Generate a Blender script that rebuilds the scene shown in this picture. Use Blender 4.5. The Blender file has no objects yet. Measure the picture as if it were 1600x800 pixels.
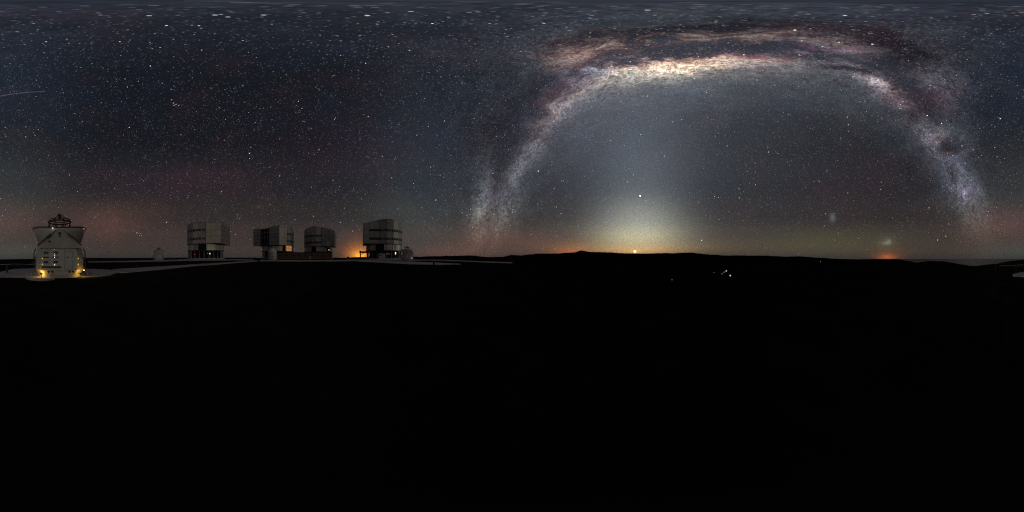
import bpy, bmesh, math, random
import numpy as np
from mathutils import Vector, Matrix, noise as mnoise

SC = bpy.context.scene
COL = SC.collection
PI = math.pi
R = math.radians
rng = np.random.default_rng(7)
random.seed(7)

# ------------------------------------------------------------------ camera
EYE = 2.5                                   # metres above the platform
cd = bpy.data.cameras.new('camera')
cam = bpy.data.objects.new('camera', cd)
COL.objects.link(cam)
cam.location = (0, 0, EYE)
cam.rotation_euler = (R(90), 0, 0)          # level, looking north (+Y), full 360 x 180 degrees
cd.type = 'PANO'
try:
    cd.panorama_type = 'EQUIRECTANGULAR'
except Exception:
    cd.cycles.panorama_type = 'EQUIRECTANGULAR'
cd.clip_start = 0.05
cd.clip_end = 2.0e6
SC.camera = cam

SC.render.engine = 'CYCLES'
SC.cycles.use_denoising = False             # a denoiser wipes out faint stars
SC.cycles.use_adaptive_sampling = False
SC.cycles.max_bounces = 4
SC.cycles.diffuse_bounces = 2
SC.cycles.glossy_bounces = 2
SC.cycles.sample_clamp_indirect = 0.5
SC.cycles.pixel_filter_type = 'BLACKMAN_HARRIS'
SC.cycles.filter_width = 1.2
SC.view_settings.view_transform = 'Standard'
SC.view_settings.look = 'None'
SC.view_settings.exposure = 0.0
SC.view_settings.gamma = 1.0
SC.view_settings.use_curve_mapping = False

# ------------------------------------------------------------------ directions on the sky (azimuth and altitude, galactic frame)
def sky_dir(x, y):
    """compass direction for a bearing and height given on a 1600 x 800 all-sky chart"""
    t = (x - 800) / 1600 * 2 * PI
    a = (400 - y) / 800 * PI
    return Vector((math.sin(t) * math.cos(a), math.cos(t) * math.cos(a), math.sin(a)))
# rotation from galactic axes to the local sky at this hour (columns: galactic centre, l = 90, north galactic pole)
GAL = ((0.2583841, -0.24134134, -0.93541008),
       (0.18220821, 0.96308678, -0.19815154),
       (0.94870323, -0.11924019, 0.29282068))
GX = tuple(GAL[i][0] for i in range(3))
GY = tuple(GAL[i][1] for i in range(3))
GZ = tuple(GAL[i][2] for i in range(3))
def gal_dir(l, b):
    l, b = R(l), R(b)
    g = (math.cos(b) * math.cos(l), math.cos(b) * math.sin(l), math.sin(b))
    return Vector([sum(GAL[i][k] * g[k] for k in range(3)) for i in range(3)])
def px_lb(x, y):
    d = sky_dir(x, y)
    gx, gy, gz = d.dot(Vector(GX)), d.dot(Vector(GY)), d.dot(Vector(GZ))
    return math.degrees(math.atan2(gy, gx)), math.degrees(math.asin(max(-1, min(1, gz))))

# ------------------------------------------------------------------ a small language for building node maths
class NT:
    def __init__(self, tree):
        self.t = tree
        tree.nodes.clear()
    def node(self, kind, **props):
        n = self.t.nodes.new(kind)
        for k, v in props.items():
            setattr(n, k, v)
        return n
    def put(self, sock, v):
        if isinstance(v, Sk):
            self.t.links.new(v.s, sock)
        elif v is not None:
            sock.default_value = v
    def math(self, op, a, b=None, c=None, clamp=False):
        n = self.node('ShaderNodeMath', operation=op, use_clamp=clamp)
        self.put(n.inputs[0], a)
        if b is not None: self.put(n.inputs[1], b)
        if c is not None: self.put(n.inputs[2], c)
        return Sk(self, n.outputs[0])
    def vmath(self, op, a, b=None, scale=None):
        n = self.node('ShaderNodeVectorMath', operation=op)
        self.put(n.inputs[0], a)
        if b is not None: self.put(n.inputs[1], b)
        if scale is not None: self.put(n.inputs['Scale'], scale)
        return Sk(self, n.outputs['Value'] if op in ('DOT_PRODUCT', 'LENGTH') else n.outputs[0])
    def noise(self, vec, scale, detail=4, rough=0.5, lac=2.0, color=False):
        n = self.node('ShaderNodeTexNoise')
        self.put(n.inputs['Vector'], vec)
        n.inputs['Scale'].default_value = scale
        n.inputs['Detail'].default_value = detail
        n.inputs['Roughness'].default_value = rough
        n.inputs['Lacunarity'].default_value = lac
        return Sk(self, n.outputs['Color'] if color else n.outputs[0])
    def smooth(self, v, a, b, lo=0.0, hi=1.0):
        n = self.node('ShaderNodeMapRange', interpolation_type='SMOOTHSTEP')
        self.put(n.inputs['Value'], v)
        for k, x in (('From Min', a), ('From Max', b), ('To Min', lo), ('To Max', hi)):
            n.inputs[k].default_value = x
        return Sk(self, n.outputs[0])
    def ramp(self, f, stops, interp='EASE'):
        n = self.node('ShaderNodeValToRGB')
        self.put(n.inputs[0], f)
        cr = n.color_ramp
        cr.interpolation = interp
        while len(cr.elements) > 1:
            cr.elements.remove(cr.elements[-1])
        cr.elements[0].position = stops[0][0]
        cr.elements[0].color = (*stops[0][1], 1)
        for p, c in stops[1:]:
            e = cr.elements.new(p)
            e.color = (*c, 1)
        return Sk(self, n.outputs[0])
    def curve(self, f, pts):
        """float curve over 0..1"""
        n = self.node('ShaderNodeFloatCurve')
        self.put(n.inputs['Value'], f)
        c = n.mapping.curves[0]
        n.mapping.use_clip = False
        c.points[0].location = pts[0]
        c.points[-1].location = pts[-1]
        for p in pts[1:-1]:
            c.points.new(*p)
        n.mapping.update()
        return Sk(self, n.outputs[0])
    def rgb(self, r, g, b):
        n = self.node('ShaderNodeCombineXYZ')
        for i, v in enumerate((r, g, b)):
            self.put(n.inputs[i], v)
        return Sk(self, n.outputs[0])
    def sep(self, v):
        n = self.node('ShaderNodeSeparateXYZ')
        self.put(n.inputs[0], v)
        return [Sk(self, o) for o in n.outputs]
class Sk:
    def __init__(self, nt, s): self.nt, self.s = nt, s
    def __add__(self, o): return self.nt.math('ADD', self, o)
    __radd__ = __add__
    def __sub__(self, o): return self.nt.math('SUBTRACT', self, o)
    def __rsub__(self, o): return self.nt.math('SUBTRACT', o, self)
    def __mul__(self, o): return self.nt.math('MULTIPLY', self, o)
    __rmul__ = __mul__
    def __truediv__(self, o): return self.nt.math('DIVIDE', self, o)

# ------------------------------------------------------------------ the night sky (world)
world = bpy.data.worlds.new('World')
SC.world = world
world.use_nodes = True
N = NT(world.node_tree)
tc = N.node('ShaderNodeTexCoord')
D = Sk(N, tc.outputs['Generated'])
dx, dy, dz = N.sep(D)
alt = N.math('ARCSINE', dz)
CY = 400 - alt * (800 / PI)                            # chart height: 0 zenith, 400 level
CX = N.math('ARCTAN2', dx, dy) * (800 / PI) + 800     # chart bearing 0..1600
def exp_neg(q):
    return N.math('EXPONENT', q * -1.0)
def patch(x0, y0, rx, ry, wrap=False):
    a = CX - x0
    if wrap:
        a = N.math('WRAP', a, 800.0, -800.0)
    a = a * (1.0 / rx)
    b = (CY - y0) * (1.0 / ry)
    return exp_neg(N.math('MULTIPLY_ADD', a, a, b * b))
class Sum:
    def __init__(self, base): self.v = base
    def add(self, col, f):
        self.v = N.vmath('ADD', self.v, N.vmath('SCALE', tuple(col), scale=f))

def lin(r, g, b):
    return tuple(((c / 255) / 12.92 if c <= 10 else ((c / 255 + 0.055) / 1.055) ** 2.4) for c in (r, g, b))
def diff(c, base):
    return tuple(max(0.0, a - b) for a, b in zip(c, base))

# airglow: dark blue overhead, brown-grey low down
base = N.ramp(CY * (1 / 420.0), [
    (0.00, lin(33, 37, 47)), (0.12, lin(28, 31, 40)), (0.30, lin(23, 25, 32)), (0.50, lin(24, 25, 31)),
    (0.68, lin(33, 33, 37)), (0.80, lin(46, 42, 42)), (0.88, lin(60, 52, 49)), (0.93, lin(62, 54, 50)), (0.965, lin(52, 50, 49)), (1.0, lin(34, 36, 38))])
S = Sum((0.0, 0.0, 0.0))      # the ramp is added last: keeps the shader's live values few
nbig = N.noise(D, 2.2, 3, 0.5)
nmid = N.noise(D, 5.5, 4, 0.55)
irr = N.smooth(nbig, 0.3, 0.7, 0.65, 1.35)
S.add((0.004, 0.001, 0.0015), N.smooth(nmid, 0.48, 0.66))
S.add((0.000, 0.001, 0.003), N.smooth(nmid, 0.50, 0.34))
# red and green airglow
S.add((0.034, 0.010, 0.008), patch(165, 352, 70, 24) * irr)
S.add((0.010, 0.002, 0.004), patch(300, 285, 150, 28) * irr)
S.add((0.006, 0.001, 0.003), patch(560, 230, 130, 60) * irr)
S.add((0.016, 0.008, 0.003), patch(90, 335, 150, 22) * irr)
S.add((0.007, 0.017, 0.014), patch(5, 392, 75, 14, True))
S.add((0.010, 0.016, 0.013), patch(640, 345, 75, 50) * irr)
S.add((0.008, 0.013, 0.018), patch(660, 240, 90, 140))
S.add((0.016, 0.019, 0.017), patch(5, 300, 90, 80, True))
S.add((0.004, 0.008, 0.014), patch(20, 130, 110, 90, True))
S.add((0.045, 0.014, 0.010), patch(700, 395, 60, 12))
S.add((0.040, 0.016, 0.010), patch(790, 378, 90, 20))
S.add((0.018, 0.023, 0.004), patch(1290, 378, 130, 20))
S.add((0.010, 0.006, 0.003), patch(1180, 388, 200, 12))
S.add((0.040, 0.012, 0.010), patch(1580, 345, 60, 26, True) * irr)
S.add((0.006, 0.001, 0.002), patch(1330, 290, 90, 50) * irr)
# inner side of the arch: brighter, blue-grey
S.add((0.026, 0.029, 0.034), patch(1090, 200, 220, 150))
S.add((0.017, 0.021, 0.029), patch(950, 220, 130, 130))
# zodiacal light and twilight glow above the moon
S.add((0.046, 0.054, 0.060), patch(1000, 290, 72, 85))
S.add((0.014, 0.016, 0.019), patch(1000, 200, 90, 90))
S.add((0.185, 0.194, 0.160), patch(999, 348, 60, 38))
S.add((0.052, 0.052, 0.038), patch(999, 362, 115, 26))
S.add((0.240, 0.200, 0.085), patch(996, 371, 62, 17))
S.add((0.130, 0.085, 0.022), patch(1000, 386, 105, 11))
S.add((0.280, 0.115, 0.008), patch(993, 392, 60, 8))
S.add((0.16, 0.06, 0.01), patch(992, 393.5, 9, 4))
# town glows
S.add((0.50, 0.15, 0.006), patch(562, 399, 17, 12))
S.add((0.14, 0.036, 0.004), patch(563, 393, 30, 22))
S.add((0.70, 0.34, 0.010), patch(563, 400, 9, 6))
S.add((0.16, 0.035, 0.004), patch(892, 395, 26, 9))
S.add((0.060, 0.012, 0.000), patch(890, 390, 50, 16))
S.add((0.25, 0.050, 0.006), patch(1386, 402, 12, 5))
S.add((0.075, 0.012, 0.000), patch(1386, 400, 26, 12))
# two small companion galaxies
S.add((0.075, 0.090, 0.088), patch(1301, 340, 4.2, 6.5))
S.add((0.075, 0.078, 0.060), patch(1384, 380, 7, 2.6))
S.add((0.085, 0.085, 0.065), patch(1389, 377, 3.2, 3.6))
S.add((0.025, 0.026, 0.016), patch(1386, 378, 14, 10))

# the Milky Way, in galactic coordinates bent by noise
wn = N.noise(D, 5.0, 6, 0.62, color=True)
W1 = N.vmath('SCALE', N.vmath('SUBTRACT', wn, (0.5, 0.5, 0.5)), scale=0.13)
wn2 = N.noise(D, 21.0, 4, 0.6, color=True)
Dw = N.vmath('ADD', N.vmath('ADD', D, W1), N.vmath('SCALE', N.vmath('SUBTRACT', wn2, (0.5, 0.5, 0.5)), scale=0.038))
gx = N.vmath('DOT_PRODUCT', Dw, GX)
gy = N.vmath('DOT_PRODUCT', Dw, GY)
gz = N.vmath('DOT_PRODUCT', Dw, GZ)
L = N.math('ARCTAN2', gy, gx) * (180 / PI)
B = N.math('ARCTAN2', gz, N.math('SQRT', N.math('MULTIPLY_ADD', gx, gx, gy * gy))) * (180 / PI)
gvec = N.rgb(gx, gy, gz * 2.2)
f1 = N.noise(gvec, 9.0, 8, 0.62)
f2 = N.noise(gvec, 22.0, 7, 0.68)
f3 = N.noise(gvec, 3.6, 4, 0.55)
def lobe(l0, b0, al, ab, rot=0.0, sharp=False):
    p, q = L - l0, B - b0
    if rot:
        c, s = math.cos(R(rot)), math.sin(R(rot))
        u = N.math('MULTIPLY_ADD', p, c / al, q * (s / al))
        v = N.math('MULTIPLY_ADD', p, -s / ab, q * (c / ab))
    else:
        u, v = p * (1 / al), q * (1 / ab)
    e = N.math('MULTIPLY_ADD', u, u, v * v)
    return exp_neg(e)
def lobe_px(x, y, al, ab, rot=0.0):
    l, b = px_lb(x, y)
    return lobe(l, b, al, ab, rot)
LT = (L + 180) * (1 / 360.0)
def lt(v): return (v + 180) / 360.0
def along(pts):
    return N.curve(LT, [(lt(l), v) for l, v in pts])
# overall band of unresolved stars
amp = along([(-180,0.1),(-120,0.16),(-95,0.22),(-75,0.4),(-60,0.44),(-45,0.44),(-30,0.58),(-15,0.7),(0,0.75),(12,0.62),(28,0.5),(45,0.40),(65,0.36),(80,0.3),(110,0.25),(180,0.1)])
wid = along([(-180,0.3),(-90,0.28),(-60,0.34),(-30,0.46),(0,0.55),(25,0.52),(45,0.5),(65,0.5),(80,0.42),(180,0.3)])
bq = (B + 0.8) / (wid * 20.0)
band = N.math('EXPONENT', N.math('ABSOLUTE', bq) * -1.15) * amp
band = band * N.smooth(f3, 0.3, 0.72, 0.6, 1.35) * N.smooth(f1, 0.37, 0.63, 0.45, 1.55)
ff = N.noise(gvec, 75.0, 4, 0.75)
fine = N.smooth(ff, 0.33, 0.67, 0.28, 1.8)
G = Sum(N.vmath('SCALE', (0.082, 0.090, 0.108), scale=band * fine))
# wide bulge
G.add((0.075, 0.064, 0.050), lobe(2, -3, 15, 6) * fine)
G.add((0.034, 0.037, 0.042), lobe(0, -8, 40, 11))
# star clouds
cl = N.smooth(f2, 0.34, 0.66, 0.25, 1.45) * fine
cl1 = N.smooth(f1, 0.34, 0.66, 0.5, 1.4) * cl
for x, y, al, ab, rot, col in [
    (1040, 97, 7.5, 2.6, 6, (1.15, 0.86, 0.56)), (1022, 101, 10, 4.0, 4, (0.46, 0.40, 0.30)),
    (1008, 108, 7, 3.2, 4, (0.16, 0.17, 0.15)), (1068, 94, 6, 2.2, 0, (0.40, 0.26, 0.15)), (1118, 91, 6, 1.5, 0, (0.22, 0.17, 0.12)),
    (1108, 92, 2.4, 1.2, 0, (0.30, 0.28, 0.24)), (1180, 98, 9, 3, 0, (0.09, 0.07, 0.075)),
    (985, 82, 4, 2.4, 0, (0.05, 0.04, 0.06)),
    (985, 97, 2.2, 1.0, 0, (0.26, 0.28, 0.40)), (934, 112, 2.4, 1.5, 40, (0.42, 0.47, 0.62)), (912, 118, 6, 2.0, 0, (0.24, 0.28, 0.40)), (960, 103, 5, 1.6, 0, (0.18, 0.21, 0.30)),
    (960, 118, 6, 2.6, 0, (0.11, 0.10, 0.075)), (905, 140, 4, 2.0, 0, (0.25, 0.17, 0.16)), (866, 166, 5.0, 2.2, 0, (0.44, 0.37, 0.34)),
    (880, 165, 7, 4, 0, (0.06, 0.06, 0.07)), (842, 190, 4.5, 2.2, 0, (0.20, 0.14, 0.12)), (836, 212, 4, 3.0, 0, (0.11, 0.085, 0.08)),
    (822, 235, 6, 3.6, 0, (0.085, 0.08, 0.09)), (813, 258, 6, 3.6, 0, (0.095, 0.10, 0.118)), (800, 283, 6, 4.2, 0, (0.06, 0.065, 0.07)),
    (759, 318, 7, 3.6, 0, (0.115, 0.127, 0.138)), (753, 355, 8, 3.6, 0, (0.125, 0.118, 0.114)), (770, 240, 9, 4.5, 0, (0.035, 0.037, 0.045)), (765, 285, 8, 4, 0, (0.06, 0.065, 0.075)), (790, 195, 9, 6, 0, (0.035, 0.035, 0.045)), (785, 335, 9, 6, 0, (0.045, 0.047, 0.045)), (770, 350, 8, 5, 0, (0.05, 0.05, 0.048)),
    (1060, 57, 9, 2.3, -4, (0.44, 0.33, 0.245)), (1140, 55, 9, 2.2, 0, (0.33, 0.28, 0.24)), (950, 78, 6, 2.6, 10, (0.47, 0.35, 0.25)), (915, 78, 5, 2.6, 10, (0.16, 0.12, 0.10)),
    (1005, 74, 6, 1.8, 10, (0.26, 0.17, 0.115)), (1220, 60, 8, 2, 0, (0.14, 0.11, 0.08)), (930, 92, 9, 2.6, 0, (0.09, 0.085, 0.075)), (900, 100, 7, 4, 0, (0.05, 0.055, 0.06)),
    (1282, 78, 3.4, 1.1, -30, (0.42, 0.43, 0.58)), (1240, 72, 6, 2, 0, (0.14, 0.14, 0.18)), (1200, 76, 5, 1.6, 0, (0.07, 0.08, 0.12)), (1075, 80, 2.5, 1.4, 0, (0.10, 0.12, 0.18)), (1325, 100, 4.2, 1.9, 0, (0.34, 0.32, 0.37)),
    (1374, 126, 5.5, 1.7, 0, (0.48, 0.43, 0.47)), (1345, 118, 6, 1.8, 0, (0.14, 0.12, 0.13)), (1398, 143, 5.0, 1.9, 0, (0.24, 0.17, 0.16)), (1418, 165, 5, 2.6, 0, (0.12, 0.085, 0.09)),
    (1310, 78, 9, 5, 0, (0.10, 0.09, 0.10)), (1440, 130, 8, 6, 0, (0.085, 0.075, 0.09)),
    (1470, 216, 3.2, 2.4, 0, (0.17, 0.135, 0.12)), (1455, 200, 9, 5, 0, (0.065, 0.062, 0.075)), (1490, 255, 9, 4.6, 0, (0.08, 0.088, 0.115)),
    (1503, 285, 6.5, 3.2, 0, (0.075, 0.09, 0.115)), (1508, 297, 1.2, 1.0, 0, (0.24, 0.14, 0.30)), (1512, 300, 3, 3, 0, (0.10, 0.08, 0.13)),
    (1520, 325, 8, 4.6, 0, (0.045, 0.050, 0.048)), (1530, 372, 10, 6, 0, (0.020, 0.018, 0.018))]:
    G.add(col, lobe_px(x, y, al, ab, rot) * (cl if ab < 2.5 else cl1))
# dust: grey-brown clouds in front, thickest along the rift
rc = along([(-180,0.5),(-75,0.5),(-55,0.5),(-45,0.5),(-38,0.5125),(-30,0.525),(-20,0.515),(-10,0.525),(0,0.5325),(6,0.53),(12,0.555),(20,0.575),(30,0.5825),(45,0.555),(57,0.535),(70,0.5),(90,0.5),(180,0.5)])
rw = along([(-180,0.2),(-80,0.12),(-60,0.14),(-45,0.2),(-35,0.22),(-22,0.2),(-8,0.17),(4,0.17),(12,0.22),(20,0.34),(32,0.4),(45,0.3),(57,0.26),(70,0.2),(180,0.2)])
ra = along([(-180,0.1),(-85,0.12),(-60,0.18),(-45,0.42),(-36,0.55),(-22,0.52),(-10,0.5),(4,0.5),(12,0.5),(22,0.6),(34,0.6),(46,0.34),(58,0.22),(72,0.1),(180,0.1)])
rb = (B - (rc - 0.5) * 40.0) / (rw * 11.0)
tau = exp_neg(rb * rb) * ra * N.smooth(f1, 0.36, 0.60, 0.12, 2.0) * N.smooth(f2, 0.34, 0.6, 0.5, 1.4) * 1.7
streak = N.smooth(f1, 0.52, 0.62) * N.smooth(N.math('ABSOLUTE', B - 1.5), 4.0, 15.0, 1.0, 0.0)
tau = tau + streak * 0.9 + N.smooth(f2, 0.53, 0.64) * N.smooth(N.math('ABSOLUTE', B), 3.0, 14.0, 0.9, 0.0)
dk = N.smooth(f2, 0.33, 0.64, 0.15, 1.75)
for x, y, al, ab, rot, t in [
    (1000, 66, 9, 1.5, -12, 2.2), (950, 63, 7, 1.4, -6, 1.8), (1048, 49, 7, 1.5, -28, 2.0), (1075, 45, 5, 1.2, -10, 1.4), (905, 66, 7, 1.5, 0, 1.2),
    (1015, 70, 8, 1.6, 0, 1.0), (1100, 80, 14, 2.4, 0, 1.3), (1062, 84, 5, 2.0, 0, 1.7), (1150, 74, 10, 2.4, 0, 1.4), (1010, 88, 9, 1.9, 0, 1.2),
    (1185, 64, 7, 1.4, 0, 1.3), (960, 104, 6, 1.0, 4, 1.0), (985, 101, 4, 0.9, 0, 1.0), (890, 148, 5, 0.9, 0, 1.4), (870, 145, 5, 1.4, 0, 1.2),
    (845, 178, 2.2, 2.2, 0, 2.3), (835, 155, 4, 2.4, 0, 1.8), (812, 185, 5, 4.5, 0, 1.2), (850, 128, 6, 5, 0, 0.8), (800, 215, 7, 4.4, 0, 1.5), (812, 208, 3, 2.0, 0, 1.0),
    (785, 250, 6, 3.4, -12, 1.2), (795, 245, 4, 2.2, 0, 1.3), (776, 290, 6, 2.6, 15, 1.0), (770, 330, 7, 2.2, 20, 0.7), (763, 362, 6, 1.6, -15, 0.7), (756, 388, 4, 1.6, 0, 0.7),
    (1260, 76, 6, 1.5, 0, 1.6), (1290, 92, 4, 1.3, 0, 1.7), (1335, 112, 4, 1.0, -20, 2.2), (1315, 108, 4, 1.0, -20, 1.6), (1245, 57, 10, 1.8, 0, 1.4),
    (1320, 50, 8, 2.0, 0, 1.2), (1380, 62, 8, 1.6, 0, 1.2), (1430, 78, 4, 1.2, 0, 1.4), (1390, 95, 4, 3.0, 0, 1.5), (1400, 105, 5, 3.2, 0, 1.2), (1410, 92, 3, 2, 0, 0.8),
    (1432, 158, 5.0, 2.6, 0, 2.0), (1445, 165, 3.0, 2.2, 0, 1.6), (1418, 140, 5, 1.6, 0, 1.4), (1421, 180, 2.6, 2.0, 0, 1.6), (1475, 175, 5, 3, 0, 0.7),
    (1487, 229, 2.6, 2.2, 0, 2.6), (1482, 240, 1.6, 1.4, 0, 1.4), (1491, 275, 2.4, 1.2, 0, 1.3), (1487, 268, 2.0, 1.2, 0, 1.0), (1421, 262, 4, 2.4, 0, 0.8),
    (762, 210, 12, 5, 0, 0.9)]:
    tau = N.math('MULTIPLY_ADD', lobe_px(x, y, al, ab, rot) * dk, t, tau)
trans = N.rgb(N.math('EXPONENT', tau * -0.86), N.math('EXPONENT', tau * -0.98), N.math('EXPONENT', tau * -0.99))
mw = N.vmath('MULTIPLY', G.v, trans)
# haze of nearer stars in front of the dust, dim blue-grey; red hydrogen clouds
F = Sum(mw)
near = lobe(0, 0, 75, 6) * N.smooth(f2, 0.36, 0.64, 0.4, 1.6)
F.add((0.019, 0.022, 0.032), near)
for x, y, al, ab, col in [(1333, 74, 1.8, 1.2, (.05, .006, .012)), (1270, 75, 2.2, .6, (.04, .008, .024)), (1240, 84, 1.5, .9, (.04, .006, .010)), (1148, 88, 2.5, 1.2, (.07, .012, .014)),
    (1465, 150, 2.5, 4, (.016, .003, .006)), (1480, 170, 2.5, 2, (.018, .003, .006)), (1436, 163, 4, 2.4, (.010, .001, .002)), (1483, 242, 1.2, 1.2, (.045, .012, .008)), (1340, 52, 6, 2, (.012, .002, .004)),
    (890, 130, .9, .6, (.07, .015, .035)), (876, 131, 1.2, 1.0, (.03, .006, .010)), (870, 90, 3, 1.5, (.02, .006, .005)), (906, 98, 4, 2.2, (.05, .016, .012)), (1195, 90, 3, 1.2, (.08, .025, .02)), (860, 148, 4, 1.5, (.035, .005, .004)),
    (1500, 62, 8, 6, (.0, .0, .0))]:
    if sum(col): F.add(col, lobe_px(x, y, al, ab) * cl)
# the low air dims and reddens it
ext = N.rgb(N.smooth(dz, -0.01, 0.20, 0.35, 1.0), N.smooth(dz, 0.0, 0.28, 0.22, 1.0), N.smooth(dz, 0.0, 0.34, 0.16, 1.0))
mwf = N.vmath('MULTIPLY', F.v, ext)
S.v = N.vmath('ADD', S.v, base)
# dark dust also dims the far airglow-free background a little
bgdim = N.math('EXPONENT', N.math('MINIMUM', tau, 2.2) * N.smooth(dz, 0.12, 0.42, 0.0, -0.32))
S.v = N.vmath('SCALE', S.v, scale=bgdim)
S.v = N.vmath('ADD', S.v, mwf)
# grain of countless stars too faint to tell apart
gr = N.noise(D, 190.0, 2, 0.7)
gcol = N.noise(N.vmath('ADD', D, (7.1, 3.3, 1.9)), 120.0, 1, 0.6, color=True)
grain = N.smooth(gr, 0.30, 0.72, 0.78, 1.24)
tint = N.vmath('ADD', N.vmath('SCALE', gcol, scale=0.5), (0.75, 0.75, 0.75))
S.v = N.vmath('MULTIPLY', S.v, N.vmath('SCALE', tint, scale=grain))
bg = N.node('ShaderNodeBackground')
N.put(bg.inputs['Color'], S.v)
bg.inputs['Strength'].default_value = 1.0
wo = N.node('ShaderNodeOutputWorld')
world.node_tree.links.new(bg.outputs[0], wo.inputs[0])
world.cycles.sampling_method = 'MANUAL'
world.cycles.sample_map_resolution = 1024

# ------------------------------------------------------------------ moonlight: one weak warm lamp low in the bearing of the rising moon
sun = bpy.data.lights.new('moonlight', 'SUN')
sun.energy = 0.115
sun.angle = R(6)
sun.color = (1.0, 0.90, 0.76)
so = bpy.data.objects.new('moonlight', sun)
COL.objects.link(so)
sd = sky_dir(1010, 372)
so.rotation_euler = (-sd).to_track_quat('-Z', 'Y').to_euler()

# ------------------------------------------------------------------ object helpers
def tag(o, label=None, cat=None, group=None, kind=None):
    if label: o['label'] = label
    if cat: o['category'] = cat
    if group: o['group'] = group
    if kind: o['kind'] = kind
    return o
def link_mesh(name, me, mats, parent=None, kind=None):
    o = bpy.data.objects.new(name, me)
    COL.objects.link(o)
    for m in (mats if isinstance(mats, (list, tuple)) else [mats]):
        me.materials.append(m)
    if parent: o.parent = parent
    if kind: o['kind'] = kind
    return o
def obj(name, bm, mat, parent=None, kind=None, smooth=False):
    bmesh.ops.recalc_face_normals(bm, faces=bm.faces[:])
    me = bpy.data.meshes.new(name)
    bm.to_mesh(me)
    bm.free()
    if smooth:
        for p in me.polygons: p.use_smooth = True
    return link_mesh(name, me, mat, parent, kind)
def empty(name, loc, rz=0.0):
    o = bpy.data.objects.new(name, None)
    COL.objects.link(o)
    o.location = loc
    o.rotation_euler = (0, 0, rz)
    o.empty_display_size = 0.5
    return o
def box(bm, x0, x1, y0, y1, z0, z1, M=None):
    vs = [bm.verts.new((x, y, z)) for z in (z0, z1) for (x, y) in ((x0, y0), (x1, y0), (x1, y1), (x0, y1))]
    if M is not None:
        for v in vs: v.co = M @ v.co
    for f in ((0, 1, 2, 3), (4, 5, 6, 7), (0, 1, 5, 4), (1, 2, 6, 5), (2, 3, 7, 6), (3, 0, 4, 7)):
        bm.faces.new([vs[i] for i in f])
    return bm
def bx(*a): return box(bmesh.new(), *a)
def prism(bm, pts, z0, z1):
    """vertical prism; z1 may be a function of (x, y)"""
    f = z1 if callable(z1) else (lambda x, y: z1)
    a = [bm.verts.new((x, y, z0)) for x, y in pts]
    b = [bm.verts.new((x, y, f(x, y))) for x, y in pts]
    n = len(pts)
    for i in range(n):
        bm.faces.new((a[i], a[(i + 1) % n], b[(i + 1) % n], b[i]))
    bm.faces.new(a); bm.faces.new(b)
    return bm
def tube(bm, p, q, r, n=6, r2=None):
    p, q = Vector(p), Vector(q)
    r2 = r if r2 is None else r2
    d = (q - p).normalized()
    u = d.orthogonal().normalized()
    w = d.cross(u)
    ra_, rb_ = [], []
    for i in range(n):
        a = 2 * PI * i / n
        e = u * math.cos(a) + w * math.sin(a)
        ra_.append(bm.verts.new(p + e * r))
        rb_.append(bm.verts.new(q + e * r2))
    for i in range(n):
        j = (i + 1) % n
        bm.faces.new((ra_[i], ra_[j], rb_[j], rb_[i]))
    bm.faces.new(ra_); bm.faces.new(rb_)
    return bm
def path(bm, pts, r, n=6):
    for a, b in zip(pts, pts[1:]): tube(bm, a, b, r, n)
    return bm
def lathe(bm, prof, n=32, a0=0.0, a1=2 * PI, cap=False):
    full = abs(a1 - a0 - 2 * PI) < 1e-6
    m = n if full else n + 1
    rings = []
    for r, z in prof:
        rings.append([bm.verts.new((r * math.cos(a0 + (a1 - a0) * i / n), r * math.sin(a0 + (a1 - a0) * i / n), z)) for i in range(m)])
    for A, Bv in zip(rings, rings[1:]):
        for i in range(m if full else m - 1):
            j = (i + 1) % m
            bm.faces.new((A[i], A[j], Bv[j], Bv[i]))
    if cap:
        bm.faces.new(rings[0]); bm.faces.new(rings[-1])
    return bm
def ring_pts(r, z, n, a0=0.0):
    return [(r * math.cos(a0 + 2 * PI * i / n), r * math.sin(a0 + 2 * PI * i / n), z) for i in range(n)]
def copy_tree(o, parent=None):
    c = o.copy()
    COL.objects.link(c)
    c.parent = parent
    for ch in [k for k in bpy.data.objects if k.parent == o]:
        copy_tree(ch, c)
    return c

# ------------------------------------------------------------------ materials
def material(name, col, rough=0.6, var=0.15, scale=1.5, metal=0.0, bump=0.0, bump_scale=8.0, col2=None, spec=0.4):
    m = bpy.data.materials.new(name)
    m.use_nodes = True
    T = NT(m.node_tree)
    p = T.node('ShaderNodeBsdfPrincipled')
    out = T.node('ShaderNodeOutputMaterial')
    m.node_tree.links.new(p.outputs[0], out.inputs[0])
    t = T.node('ShaderNodeTexCoord')
    v = Sk(T, t.outputs['Object'])
    n = T.noise(v, scale, 5, 0.6)
    a = tuple(c * (1 - var) for c in col)
    b = tuple(min(1, c * (1 + var)) for c in (col2 or col))
    c = T.ramp(n, [(0.3, a), (0.7, b)], 'LINEAR')
    T.put(p.inputs['Base Color'], c)
    p.inputs['Roughness'].default_value = rough
    p.inputs['Metallic'].default_value = metal
    p.inputs['Specular IOR Level'].default_value = spec
    if bump:
        bn = T.node('ShaderNodeBump')
        bn.inputs['Strength'].default_value = bump
        bn.inputs['Distance'].default_value = 0.05
        T.put(bn.inputs['Height'], T.noise(v, bump_scale, 5, 0.6))
        m.node_tree.links.new(bn.outputs[0], p.inputs['Normal'])
    return m
def emitter(name, col, strength):
    m = bpy.data.materials.new(name)
    m.use_nodes = True
    T = NT(m.node_tree)
    e = T.node('ShaderNodeEmission')
    e.inputs[0].default_value = (*col, 1)
    e.inputs[1].default_value = strength
    out = T.node('ShaderNodeOutputMaterial')
    m.node_tree.links.new(e.outputs[0], out.inputs[0])
    return m
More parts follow.
